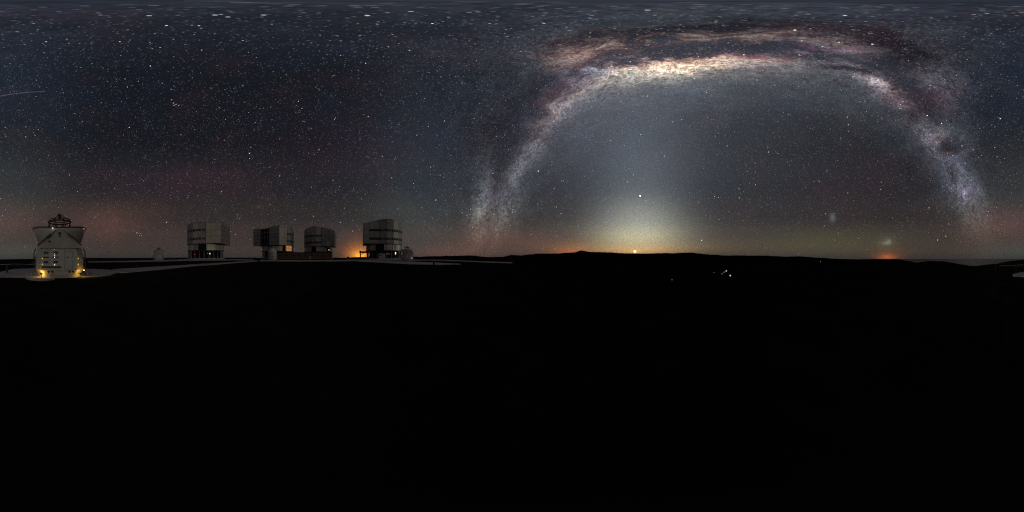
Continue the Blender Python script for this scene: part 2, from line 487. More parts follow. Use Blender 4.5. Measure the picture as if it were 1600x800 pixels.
def matte(name, col, scale, var, bump_scale=3.0):
    m = bpy.data.materials.new(name)
    m.use_nodes = True
    T = NT(m.node_tree)
    d = T.node('ShaderNodeBsdfDiffuse')
    d.inputs['Roughness'].default_value = 1.0
    t = T.node('ShaderNodeTexCoord')
    v = Sk(T, t.outputs['Object'])
    T.put(d.inputs['Color'], T.ramp(T.noise(v, scale, 6, 0.65), [(0.3, tuple(c * (1 - var) for c in col)), (0.7, tuple(c * (1 + var) for c in col))], 'LINEAR'))
    bn = T.node('ShaderNodeBump')
    bn.inputs['Strength'].default_value = 0.6
    bn.inputs['Distance'].default_value = 0.05
    T.put(bn.inputs['Height'], T.noise(v, bump_scale, 5, 0.6))
    m.node_tree.links.new(bn.outputs[0], d.inputs['Normal'])
    out = T.node('ShaderNodeOutputMaterial')
    m.node_tree.links.new(d.outputs[0], out.inputs[0])
    return m
MAT = dict(
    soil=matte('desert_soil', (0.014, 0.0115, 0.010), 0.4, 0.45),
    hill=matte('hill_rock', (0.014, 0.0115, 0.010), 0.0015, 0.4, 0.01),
    concrete=material('pale_concrete', (0.40, 0.39, 0.38), 0.85, 0.22, 0.7, bump=0.3),
    asphalt=material('worn_pale_track', (0.36, 0.35, 0.345), 0.9, 0.3, 0.25, bump=0.3),
    white=material('white_paint', (0.50, 0.49, 0.465), 0.5, 0.10, 0.9),
    bowl=material('grey_white_shell', (0.50, 0.49, 0.47), 0.5, 0.12, 0.7),
    alu=material('aluminium_cladding', (0.62, 0.62, 0.60), 0.42, 0.16, 0.35, metal=0.35),
    aluc=material('brighter_cladding', (0.50, 0.49, 0.47), 0.38, 0.2, 0.3, metal=0.45),
    tanb=material('bright_tan_lit_cladding', (0.70, 0.64, 0.52), 0.4, 0.15, 0.35, metal=0.3),  # brighter mix of the lit-side tan, light painted into the colour
    alum=material('weathered_cladding', (0.42, 0.41, 0.395), 0.5, 0.2, 0.3, metal=0.3),
    alud=material('dull_aluminium_cladding', (0.37, 0.365, 0.37), 0.5, 0.2, 0.3, metal=0.3),
    tan=material('pale_tan_lit_cladding', (0.60, 0.55, 0.46), 0.5, 0.15, 0.35, metal=0.2),  # paler tan: lit building sides painted into the colour; also odd panels
    steel=material('dark_steel', (0.035, 0.034, 0.036), 0.5, 0.3, 2.0, metal=0.4),
    black=material('black_opening', (0.008, 0.008, 0.009), 0.9, 0.3, 2.0),
    vent=material('dark_louvre', (0.016, 0.017, 0.02), 0.6, 0.3, 2.0),
    strut=material('grey_strut_paint', (0.10, 0.098, 0.095), 0.5, 0.2, 2.0),
    red=material('dark_red_steel', (0.07, 0.018, 0.016), 0.6, 0.3, 2.0),
    brown=material('brown_wall_paint', (0.10, 0.055, 0.04), 0.8, 0.3, 0.4),
    greyp=material('mid_grey_paint', (0.22, 0.22, 0.21), 0.6, 0.15, 1.0),
    seam=material('panel_seam', (0.16, 0.16, 0.16), 0.7, 0.2, 1.0),
)
LIT = dict(
    warm=emitter('warm_lamp_glass', (1.0, 0.62, 0.12), 9.0),
    yellow=emitter('yellow_marker_lamp', (1.0, 0.75, 0.15), 0.9),
    white=emitter('white_lamp_glass', (0.95, 1.0, 0.95), 1.6),
    inside=emitter('lit_interior', (0.85, 0.42, 0.14), 0.42),
    red=emitter('red_marker_lamp', (1.0, 0.15, 0.08), 0.5),
    orange=emitter('orange_marker_lamp', (1.0, 0.5, 0.25), 1.2),
    valley=emitter('cool_street_lamp', (0.8, 0.95, 1.0), 0.75),
)
for m in LIT.values(): m.cycles.emission_sampling = 'NONE'

# ------------------------------------------------------------------ terrain: flat platform, slopes, desert hills, ocean
SIL = [(-30, 414), (0, 412), (60, 411), (130, 410), (290, 408), (400, 404), (540, 402.5), (565, 401.5), (640, 401.5), (690, 400), (735, 399), (760, 401.3), (785, 401.3), (800, 398), (815, 399),
       (840, 396.2), (868, 396), (885, 395), (900, 393.6), (908, 391), (915, 392.6), (925, 393.6), (945, 394), (970, 395.4), (1000, 396.2), (1030, 395.8), (1060, 395.3), (1080, 394.6),
       (1100, 397), (1130, 399), (1165, 399.2), (1200, 399.6), (1230, 401), (1250, 400.4), (1280, 402.6), (1300, 403.8), (1340, 405.6), (1360, 404.8), (1402, 405), (1420, 408.2),
       (1433, 410.6), (1450, 407.6), (1475, 408.2), (1495, 412), (1520, 415.5), (1535, 416.6), (1550, 415), (1575, 414), (1600, 412), (1660, 411)]
sx = np.array([p[0] for p in SIL]); sy = np.array([p[1] for p in SIL])
EDGE = [(-30, 90), (0, 110), (60, 150), (140, 215), (520, 230), (600, 190), (700, 120), (800, 60), (860, 26), (1000, 16), (1050, 14.5), (1160, 14.5), (1260, 18), (1400, 24), (1500, 30), (1560, 55), (1600, 110)]
ex = np.array([p[0] for p in EDGE]); ey = np.array([p[1] for p in EDGE])
def fnoise(x, y, z=0.0, o=5):
    return mnoise.fractal(Vector((x, y, z)), 1.0, 2.0, o)
def ridge_noise(px):
    return 0.55 * fnoise(px / 11.0, 3.3, 0, 4) + 0.20 * fnoise(px / 4.0, 8.3, 0, 3)
def terrain_z(px, r):
    edge = float(np.interp(px, ex, ey))
    if r <= edge:
        z = -0.11 + 0.05 * fnoise(r * math.cos(px / 254.6) * 0.25, r * math.sin(px / 254.6) * 0.25, 0, 3)
        return min(z, -0.02)
    th = px / 254.648
    X, Y = r * math.cos(th), r * math.sin(th)
    ridge_a = (400 - (float(np.interp(px, sx, sy)) + ridge_noise(px) * 0.9)) / 800 * PI
    RR = 14000.0
    zr = EYE + math.tan(ridge_a) * RR
    slope = -(r - edge) * 0.24 + 6 * fnoise(X / 60, Y / 60, 1, 4) * min(1, (r - edge) / 120)
    floor = -330 - 12 * fnoise(X / 900, Y / 900, 2, 4) + 0 * r
    if r > 3000:
        t = min(1.0, (r - 3000) / (RR - 3000))
        t = t * t * (3 - 2 * t)
        bumps = (1 - t) * t * 260 * fnoise(X / 2500, Y / 2500, 5, 6) - 120 * t * (1 - t) * 4
        floor = floor * (1 - t) + zr * t + bumps
        lim = math.tan(ridge_a - 0.003) * r if r < RR * 0.98 else 1e9
        floor = min(floor, lim)
    if r > RR:
        floor = zr - (r - RR) * 0.12
    z = max(slope, floor) if r > edge + 40 else slope
    return max(z, -2700)
NA = 1600
radii = [0.4, 1, 2, 3, 4.5, 6, 8, 10, 13, 16, 19, 22, 25, 28, 32, 37, 43, 50, 60, 72, 86, 100, 120, 140, 160, 180, 200, 220, 245, 275, 310, 360, 430, 520, 650, 820, 1050, 1350, 1700, 2100, 2500, 3000,
         3700, 4600, 5700, 7000, 8500, 10000, 11500, 13000, 13700, 14000, 14400, 15500, 18000, 22000, 30000]
FR = [0.004, .02, .05, .09, .14, .2, .28, .37, .47, .58, .7, .82, .92, .97, 1.0, 1.0001]
def ground_mesh():
    GA = 800
    vs = [(0, 0, terrain_z(0, 0.0))]
    fs = []
    nr = len(FR) + 12
    for i in range(nr):
        for k in range(GA):
            px = k * 1600 / GA
            e = float(np.interp(px, ex, ey))
            r = e * FR[i] if i < len(FR) else e * (650 / e) ** ((i - len(FR) + 1) / 12)
            t = (px - 800) / 1600 * 2 * PI
            vs.append((math.sin(t) * r, math.cos(t) * r, terrain_z(px, r)))
    for k in range(GA): fs.append((0, 1 + k, 1 + (k + 1) % GA))
    for i in range(nr - 1):
        a, b = 1 + i * GA, 1 + (i + 1) * GA
        for k in range(GA):
            j = (k + 1) % GA
            fs.append((a + k, b + k, b + j, a + j))
    me = bpy.data.meshes.new('ground')
    me.from_pydata(vs, [], fs)
    me.update()
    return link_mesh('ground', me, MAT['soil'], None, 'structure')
far_r = [r for r in radii if r >= 520]
ground = ground_mesh()
def ring_mesh(name, rr, zf, mat):
    vs, fs = [], []
    for i, r in enumerate(rr):
        for k in range(NA):
            px = k * 1600 / NA
            t = (px - 800) / 1600 * 2 * PI
            vs.append((math.sin(t) * r, math.cos(t) * r, zf(px, r)))
    for i in range(len(rr) - 1):
        a, b = i * NA, (i + 1) * NA
        for k in range(NA):
            j = (k + 1) % NA
            fs.append((a + k, b + k, b + j, a + j))
    me = bpy.data.meshes.new(name)
    me.from_pydata(vs, [], fs)
    me.update()
    return link_mesh(name, me, mat, None, 'structure')
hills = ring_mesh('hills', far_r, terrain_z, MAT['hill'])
# ocean, far below to the west
wm = bpy.data.materials.new('ocean_water')
wm.use_nodes = True
T = NT(wm.node_tree)
p = T.node('ShaderNodeBsdfPrincipled')
p.inputs['Base Color'].default_value = (0.01, 0.016, 0.022, 1)
p.inputs['Roughness'].default_value = 0.35
out = T.node('ShaderNodeOutputMaterial')
wm.node_tree.links.new(p.outputs[0], out.inputs[0])
bn = T.node('ShaderNodeBump'); bn.inputs['Strength'].default_value = 0.3; bn.inputs['Distance'].default_value = 20
g_ = T.node('ShaderNodeNewGeometry')
T.put(bn.inputs['Height'], T.noise(Sk(T, g_.outputs['Position']), 0.004, 4))
wm.node_tree.links.new(bn.outputs[0], p.inputs['Normal'])
bm = bmesh.new()
vs = [bm.verts.new((150000 * math.sin(2 * PI * k / 256), 150000 * math.cos(2 * PI * k / 256), -2650)) for k in range(256)]
bm.faces.new(vs)
obj('ocean', bm, wm, None, 'structure')

def gp(x, y, z=0.0):
    """the spot on the platform seen in that bearing and at that angle below level"""
    d = sky_dir(x, y)
    t = (EYE - z) / -d.z
    return (d.x * t, d.y * t)
def at(x, dist):
    t = (x - 800) / 1600 * 2 * PI
    return (math.sin(t) * dist, math.cos(t) * dist), -t
def slab(name, pts, mat, z1, z0=-0.25, label=None):
    out = []
    for q, (a, b) in enumerate(zip(pts, pts[1:] + pts[:1])):
        a, b = Vector(a), Vector(b)
        m_ = max(1, min(24, int((b - a).length / 1.2)))
        nn = Vector((-(b - a).y, (b - a).x)).normalized()
        for k in range(m_):
            c = a.lerp(b, k / m_)
            out.append(tuple(c + nn * (0.30 * fnoise(c.x * .5, c.y * .5, 1.7, 3) if k else 0)))
    pts = out
    bm = bmesh.new()
    prism(bm, pts, z0, z1)
    bmesh.ops.triangulate(bm, faces=[f for f in bm.faces if len(f.verts) > 4])
    return obj(name, bm, mat, None, 'structure')
# concrete apron around the near telescope, roads and paths
slab('concrete_apron', [gp(-18, 429.5), gp(-14, 427.5), gp(5, 424), gp(22, 420.5), gp(60, 419), gp(135, 420), gp(168, 421.5), gp(192, 423.5), gp(174, 429), gp(150, 431.5), gp(86, 433.2), gp(40, 432.6), gp(0, 432.2)], MAT['concrete'], 0.03)
slab('concrete_step', [gp(63.5 + 24 * math.cos(a), 433.2 + 4.2 * math.sin(a)) for a in [2 * PI * k / 28 for k in range(28)]], MAT['concrete'], 0.06)
slab('road', [gp(172, 425.6), gp(176, 420.8), gp(225, 417.6), gp(300, 413.2), gp(360, 409.6), gp(400, 406.9), gp(404, 408.0), gp(365, 410.8), gp(300, 415.6), gp(235, 421.8), gp(200, 425.4)], MAT['asphalt'], 0.025)
def strip(name, xs, ytop, ybot, mat, z=0.02):
    a = [gp(x, y) for x, y in zip(xs, ytop)]
    b = [gp(x, y) for x, y in zip(xs, ybot)]
    return slab(name, a + b[::-1], mat, z)
strip('path', [138, 190, 240, 290, 350, 396], [408.4, 407.8, 406.4, 405.2, 405.0, 405.0], [409.6, 409.2, 408.4, 407.3, 406.6, 406.4], MAT['asphalt'], 0.02)
strip('service_road', [406, 450, 500, 550, 600, 650, 700, 750, 802], [406.2, 406.3, 406.3, 405.8, 405.2, 405.3, 406.0, 408.2, 409.8], [408.0, 408.3, 408.2, 407.8, 407.2, 407.3, 408.0, 410.0, 411.4], MAT['asphalt'], 0.022)
strip('path', [560, 600, 640, 680, 720], [408.0, 408.2, 408.6, 410.2, 412.2], [408.6, 410.4, 412.6, 413.6, 413.0], MAT['concrete'], 0.021)
strip('path', [0, 20, 56], [413.0, 412.4, 411.6], [414.6, 413.8, 412.8], MAT['asphalt'], 0.021)
strip('path', [1562, 1580, 1599], [415.2, 414.4, 413.4], [416.4, 415.8, 415.2], MAT['asphalt'], 0.021)
strip('viewing_pad', [1583, 1592, 1600, 1612], [430.8, 428.6, 426.6, 425.0], [431.0, 431.3, 431.3, 431.2], MAT['concrete'], 0.035)

# ------------------------------------------------------------------ auxiliary telescope with open clamshell
def auxiliary_telescope(loc, rz):
    t = empty('auxiliary_telescope', (loc[0], loc[1], 0.0), rz)
    W = MAT['white']
    # pedestal ring
    obj('plinth', lathe(bmesh.new(), [(0.01, 0.0), (3.25, 0.0), (3.25, 0.30), (3.1, 0.36), (0.01, 0.36)], 40), MAT['concrete'], t)
    # body: chamfered square, slightly drawn in at the top
    def oct_(w, c): return [(-w + c, -w), (w - c, -w), (w, -w + c), (w, w - c), (w - c, w), (-w + c, w), (-w, w - c), (-w, -w + c)]
    bm = bmesh.new()
    lv = [(0.36, 2.62, 0.9), (0.9, 2.86, 0.8), (2.6, 2.86, 0.8), (3.15, 2.72, 0.8), (3.5, 2.58, 0.75)]
    rings = [[bm.verts.new((x, y, z)) for x, y in oct_(w, c)] for z, w, c in lv]
    for A, Bv in zip(rings, rings[1:]):
        for i in range(8):
            bm.faces.new((A[i], A[(i + 1) % 8], Bv[(i + 1) % 8], Bv[i]))
    bm.faces.new(rings[0]); bm.faces.new(rings[-1])
    bmesh.ops.recalc_face_normals(bm, faces=bm.faces[:])
    body = obj('body', bm, W, t)
    F_ = -2.86
    # panel seams, door, louvres on the camera-facing side
    bm = bmesh.new()
    for x in (0.60, 1.55): box(bm, x - .015, x + .015, F_ - .02, F_ + .01, 0.85, 3.0)
    box(bm, 0.6, 1.55, F_ - .02, F_ + .01, 2.98, 3.01)
    box(bm, 0.6, 1.9, F_ - .021, F_ + .01, 0.93, 0.96)
    obj('panel_seam', bm, MAT['seam'], body)
    d = obj('door', bx(0.65, 1.50, F_ - .035, F_ + .01, 1.0, 2.92), W, body)
    for cx in (-1.55, -0.45):
        for k, z in enumerate((2.88, 2.35, 1.80)):
            w, h = (0.27, 0.15) if k != 1 else (0.34, 0.09)
            fr = obj('louvre', bx(cx - w, cx + w, F_ - .03, F_ + .01, z - h, z + h), MAT['greyp'], body)
            fr['label'] = 'small dark louvre in the white wall'
    bm = bmesh.new()
    for cx in (-1.55, -0.45):
        for k, z in enumerate((2.88, 2.35, 1.80)):
            w, h = (0.23, 0.11) if k != 1 else (0.30, 0.06)
            for q in range(3):
                zz = z - h + (q + .5) * 2 * h / 3
                box(bm, cx - w, cx - .02, F_ - .042, F_ - .02, zz - h * .24, zz + h * .24)
                box(bm, cx + .02, cx + w, F_ - .042, F_ - .02, zz - h * .24, zz + h * .24)
    obj('slats', bm, MAT['vent'], body, 'stuff')
    obj('cable_tray', bx(-2.0, 0.12, F_ - .18, F_ + .01, 1.15, 1.33), MAT['steel'], t)
    for cx in (-1.05, 1.35):
        bm = bmesh.new()
        box(bm, cx - .34, cx - .06, F_ - .03, F_ + .02, 0.62, 0.80); box(bm, cx + .06, cx + .34, F_ - .03, F_ + .02, 0.62, 0.80)
        box(bm, cx - .26, cx - .16, F_ - .028, F_ + .02, 0.40 + .1, 0.62); box(bm, cx + .16, cx + .26, F_ - .028, F_ + .02, 0.40 + .1, 0.62)
        obj('tie_down', bm, MAT['steel'], t)
    obj('wall_hatch', bx(0.86, 1.0, F_ - .05, F_ - .03, 2.28, 2.42), MAT['vent'], body)
    # ladder-like brackets at both sides
    for s in (-1, 1):
        bm = bmesh.new()
        path(bm, [(s * 2.80, -2.2, 3.35), (s * 3.02, -2.3, 3.0), (s * 3.05, -2.3, 2.3), (s * 3.0, -2.3, 2.1)], 0.07)
        path(bm, [(s * 3.0, -2.2, 2.15), (s * 3.12, -2.3, 1.7), (s * 3.05, -2.3, 1.2), (s * 2.86, -2.2, 0.9)], 0.05)
        tube(bm, (s * 2.8, -2.2, 2.3), (s * 3.05, -2.3, 2.3), .05)
        tube(bm, (s * 2.8, -2.2, 1.7), (s * 3.12, -2.3, 1.7), .05)
        obj('side_bracket', bm, MAT['steel'], t)
    # opened clamshell: a bowl-like shell with a thick rim
    prof = [(2.35, 3.42), (2.52, 3.75), (2.84, 4.35), (3.08, 5.0), (3.22, 5.6), (3.27, 6.15), (3.20, 6.15), (3.14, 5.6), (2.98, 5.0), (2.74, 4.35), (2.42, 3.75), (2.25, 3.5)]
    bm = lathe(bmesh.new(), prof, 48)
    def dip(x, z): return z - 0.45 * (1 - min(1, (x / 3.27) ** 2)) * max(0, (z - 3.5) / 2.7)
    for v in bm.verts: v.co.z = dip(v.co.x, v.co.z)
    sh = obj('clamshell', bm, MAT['bowl'], t, smooth=True)
    bm = bmesh.new()
    for i in range(48):
        a, b = 2 * PI * i / 48, 2 * PI * (i + 1) / 48
        tube(bm, (3.27 * math.cos(a), 3.27 * math.sin(a), dip(3.27 * math.cos(a), 6.2)), (3.27 * math.cos(b), 3.27 * math.sin(b), dip(3.27 * math.cos(b), 6.2)), 0.07, 6)
    obj('rim', bm, MAT['red'], t)
    for s in (-1, 1):
        bm = bmesh.new()
        path(bm, [(s * 3.2, 0, 6.15), (s * 3.5, 0, 6.2), (s * 3.55, 0, 6.0), (s * 3.35, 0, 5.8)], .05)
        tube(bm, (s * 3.3, 0, 6.2), (s * 3.6, -.3, 6.25), .05)
        obj('hinge', bm, MAT['steel'], t)
    # gable panel between the shells
    bm = bmesh.new()
    tri = [(-2.55, 3.45), (2.55, 3.45), (2.5, 3.72), (0.55, 5.72), (0.32, 5.92), (-0.32, 5.92), (-0.55, 5.72), (-2.5, 3.72)]
    def gy_(z): return -2.62 - 0.6 * min(1, max(0, (z - 3.45) / 1.5))
    tri = [(x, 3.45 + (z - 3.45) * .80) for x, z in tri]
    a = [bm.verts.new((x, gy_(z) - .32, z)) for x, z in tri]
    b = [bm.verts.new((x, gy_(z) + .35, z)) for x, z in tri]
    bm.faces.new(a); bm.faces.new(b)
    for i in range(8): bm.faces.new((a[i], a[(i + 1) % 8], b[(i + 1) % 8], b[i]))
    bmesh.ops.triangulate(bm, faces=bm.faces[:])
    g = obj('gable_panel', bm, W, t)
    for s in (-1, 1):
        bm = bmesh.new()
        tube(bm, (s * 2.5, -3.15, 3.72), (s * 1.15, -3.60, 4.78), 0.075, 8)
        tube(bm, (s * 1.15, -3.60, 4.78), (s * .35, -3.62, 5.40), 0.03, 8)
        tube(bm, (s * 1.45, -3.54, 4.55), (s * 0.95, -3.60, 4.94), 0.12, 8)
        obj('actuator_strut', bm, MAT['strut'], t)
    for x, z, r in ((0.0, 5.05, .13), (0.0, 4.75, .09), (-1.15, 4.15, .11)):
        bm = bmesh.new(); tube(bm, (x, gy_(z) - .38, z), (x, gy_(z) - .05, z), r, 12)
        obj('port', bm, MAT['vent'], g)
    obj('ledge', bx(-2.6, 2.6, -2.93, -2.55, 3.42, 3.48), MAT['bowl'], t)
    # telescope tube: rings, truss, spider and secondary mirror unit
    bm = bmesh.new()
    ring7 = ring_pts(1.32, 7.05, 24)
    bm.free()
    for r_, z_, q in ((1.48, 7.0, .095), (1.40, 7.28, .055), (1.20, 6.1, .08)):
        bm = bmesh.new()
        rp = ring_pts(r_, z_, 24)
        for i in range(24): tube(bm, rp[i], rp[(i + 1) % 24], q, 6)
        obj('truss_ring', bm, MAT['red'], t)
    bm = bmesh.new()
    lo, hi = ring_pts(1.5, 5.2, 8), ring_pts(1.46, 7.0, 8, PI / 8)
    for i in range(8):
        tube(bm, lo[i], hi[i], .045, 5); tube(bm, lo[(i + 1) % 8], hi[i], .045, 5)
    obj('truss', bm, MAT['red'], t)
    bm = bmesh.new()
    for a in ring_pts(1.42, 7.15, 4, PI / 4 + .25):
        tube(bm, a, (0.05 * a[0], 0.05 * a[1], 8.15), .05, 5)
    r2 = ring_pts(.62, 7.5, 10)
    for i in range(10): tube(bm, r2[i], r2[(i + 1) % 10], .045, 5)
    tube(bm, (0, 0, 7.5), (0, 0, 8.15), .18, 10)
    obj('secondary_mirror_support', bm, MAT['red'], t)
    obj('mirror_cell', lathe(bmesh.new(), [(0.01, 3.6), (1.45, 3.6), (1.5, 5.3), (0.01, 5.35)], 24), MAT['steel'], t)
    return t
(apx, apy), arz = at(93, 21.5)
AT0 = auxiliary_telescope((apx, apy), arz)
tag(AT0, 'large near white auxiliary telescope with bowl shaped open dome and lit base', 'telescope', 'auxiliary telescopes on the platform')
def marker(x, z, mat, size=.045, y=-2.93, name='marker_lamp', label=None):
    bm = bx(-size, size, -size, size, -size * 1.5, size * 1.5)
    o = obj(name, bm, mat, AT0)
    o.location = (x, y, z)
    if label: o['label'] = label
    return o
FY = -2.93
for dz_ in (0, .28, .5): marker(-.57, 2.35 + dz_ * .8, LIT['white'], .018 if dz_ else .032, label='small white lamp')
marker(-.57, 1.5, LIT['white'], .028, label='small white lamp')
marker(-.60, 3.25, LIT['yellow'], .02)
for z in (1.55, 2.2): marker(-1.98, z, LIT['yellow'], .03, label='small yellow lamp')
for z in (1.55, 2.2): marker(2.15, z, LIT['yellow'], .035, label='small yellow lamp')
marker(-.75, 5.65, LIT['white'], .035, y=-3.3, label='small white lamp')
marker(3.0, 5.9, LIT['orange'], .03, y=-1.6)
cms = [o for o in bpy.data.objects if o.parent == AT0 and o.name.startswith('marker_lamp')]

# floodlights at the foot of the near telescope
def floodlight(x, dist, label, aim):
    (px_, py_), rz = at(x, dist)
    t = empty('floodlight', (px_, py_, 0.03), rz)
    bm = bmesh.new(); tube(bm, (0, 0, 0), (0, 0, .35), .035, 8); tube(bm, (0, 0, 0), (0, 0, .04), .12, 10)
    obj('post', bm, MAT['steel'], t)
    bm = bx(-.13, .13, -.07, .07, .34, .52)
    obj('housing', bm, MAT['steel'], t)
    bm = bmesh.new(); box(bm, -.11, .11, .072, .085, .36, .50)
    obj('lamp_glass', bm, LIT['warm'], t)
    ld = bpy.data.lights.new('floodlight_beam', 'POINT')
    ld.energy = 20.0
    ld.color = (1.0, 0.55, 0.07)
    ld.shadow_soft_size = .08
    lo = bpy.data.objects.new('floodlight_beam', ld)
    COL.objects.link(lo)
    lo.parent = t
    lo.location = (0, .22, .42)
    tag(t, label, 'lamp', 'floodlights at the foot of the near telescope')
    return t
floodlight(64.5, 18.55, 'warm yellow floodlight at the left foot of the near telescope', 1)
floodlight(126.5, 18.55, 'warm yellow floodlight at the right foot of the near telescope', -1)
def small_lamp(x, dist, z, mat, s, label, cat='lamp', name='wall_lamp'):
    (px_, py_), rz = at(x, dist)
    bm = bmesh.new()
    box(bm, -s, s, -s, s, -s, s)
    o = obj(name, bm, [mat])
    o.location = (px_, py_, z)
    o.rotation_euler = (0, 0, rz)
    return o
# glass fronts of low bollard lamps standing on the apron and facing the camera
def bollard_lamp(x, y, label, mat, s=.10):
    px_, py_ = gp(x, y, 0.03)
    t_ = (x - 800) / 1600 * 2 * PI
    t = empty('bollard_lamp', (px_, py_, 0.03), -t_)
    bm = bmesh.new(); tube(bm, (0, 0, 0), (0, 0, .30), .06, 10)
    obj('post', bm, MAT['steel'], t)
    obj('lamp_glass', lathe(bmesh.new(), [(0.01, .30), (s, .30), (s, .30 + s * 1.3), (0.01, .30 + s * 1.6)], 12), mat, t)
    tag(t, label, 'lamp', 'small lamps around the near telescope')
bollard_lamp(60.5, 426.6, 'outer yellow bollard lamp left of the near telescope', LIT['warm'], .07)
bollard_lamp(69.5, 426.8, 'inner yellow bollard lamp by the left foot of the near telescope', LIT['warm'], .08)
bollard_lamp(122.5, 426.6, 'inner yellow bollard lamp by the right foot of the near telescope', LIT['yellow'], .08)
bollard_lamp(131.0, 425.8, 'outer pale bollard lamp right of the near telescope', LIT['warm'], .07)

# far auxiliary telescopes (copies without the coloured lamps)
for o in cms: o.parent = None
for x, dist, lab in ((248, 108, 'tiny far auxiliary telescope left of the big telescope buildings'),
                     (636, 92, 'small auxiliary telescope beside the right end building')):
    c = copy_tree(AT0)
    (px_, py_), rz = at(x, dist)
    c.location = (px_, py_, 0)
    c.rotation_euler = (0, 0, rz + (0.5 if x > 300 else -0.4))
    c['label'] = lab
for o in cms: o.parent = AT0

# closed auxiliary telescope dome in front of the second unit building
def closed_dome(loc, rz):
    t = empty('closed_telescope_dome', (loc[0], loc[1], 0), rz)
    obj('plinth', lathe(bmesh.new(), [(0.01, 0), (3.3, 0), (3.3, .4), (0.01, .4)], 32), MAT['concrete'], t)
    obj('base_wall', lathe(bmesh.new(), [(2.9, .4), (3.0, 1.0), (3.0, 4.4), (2.9, 4.7)], 32), MAT['bowl'], t)
    for k in range(6):
        a0, a1 = k * PI / 12, (k + 1) * PI / 12
        ri = 3.15 + .07 * (k % 2)
        prof = [(ri * math.cos(a0), 4.7 + ri * 1.15 * math.sin(a0)), (ri * math.cos((a0 + a1) / 2), 4.7 + ri * 1.15 * math.sin((a0 + a1) / 2)), (max(.01, ri * math.cos(a1)), 4.7 + ri * 1.15 * math.sin(a1))]
        obj('dome_segment', lathe(bmesh.new(), prof, 32), MAT['bowl'] if k % 2 else MAT['white'], t)
    for z in (1.2, 2.2, 3.2, 4.3):
        obj('hoop', lathe(bmesh.new(), [(3.0, z), (3.12, z), (3.12, z + .14), (3.0, z + .14)], 32), MAT['greyp'], t)
    obj('door', bx(-.5, .5, -3.12, -2.9, .45, 2.6), MAT['greyp'], t)
    tag(t, 'pale closed telescope dome in front of the second big building', 'dome')
    return t
(px_, py_), rz = at(426, 118)
closed_dome((px_, py_), rz)

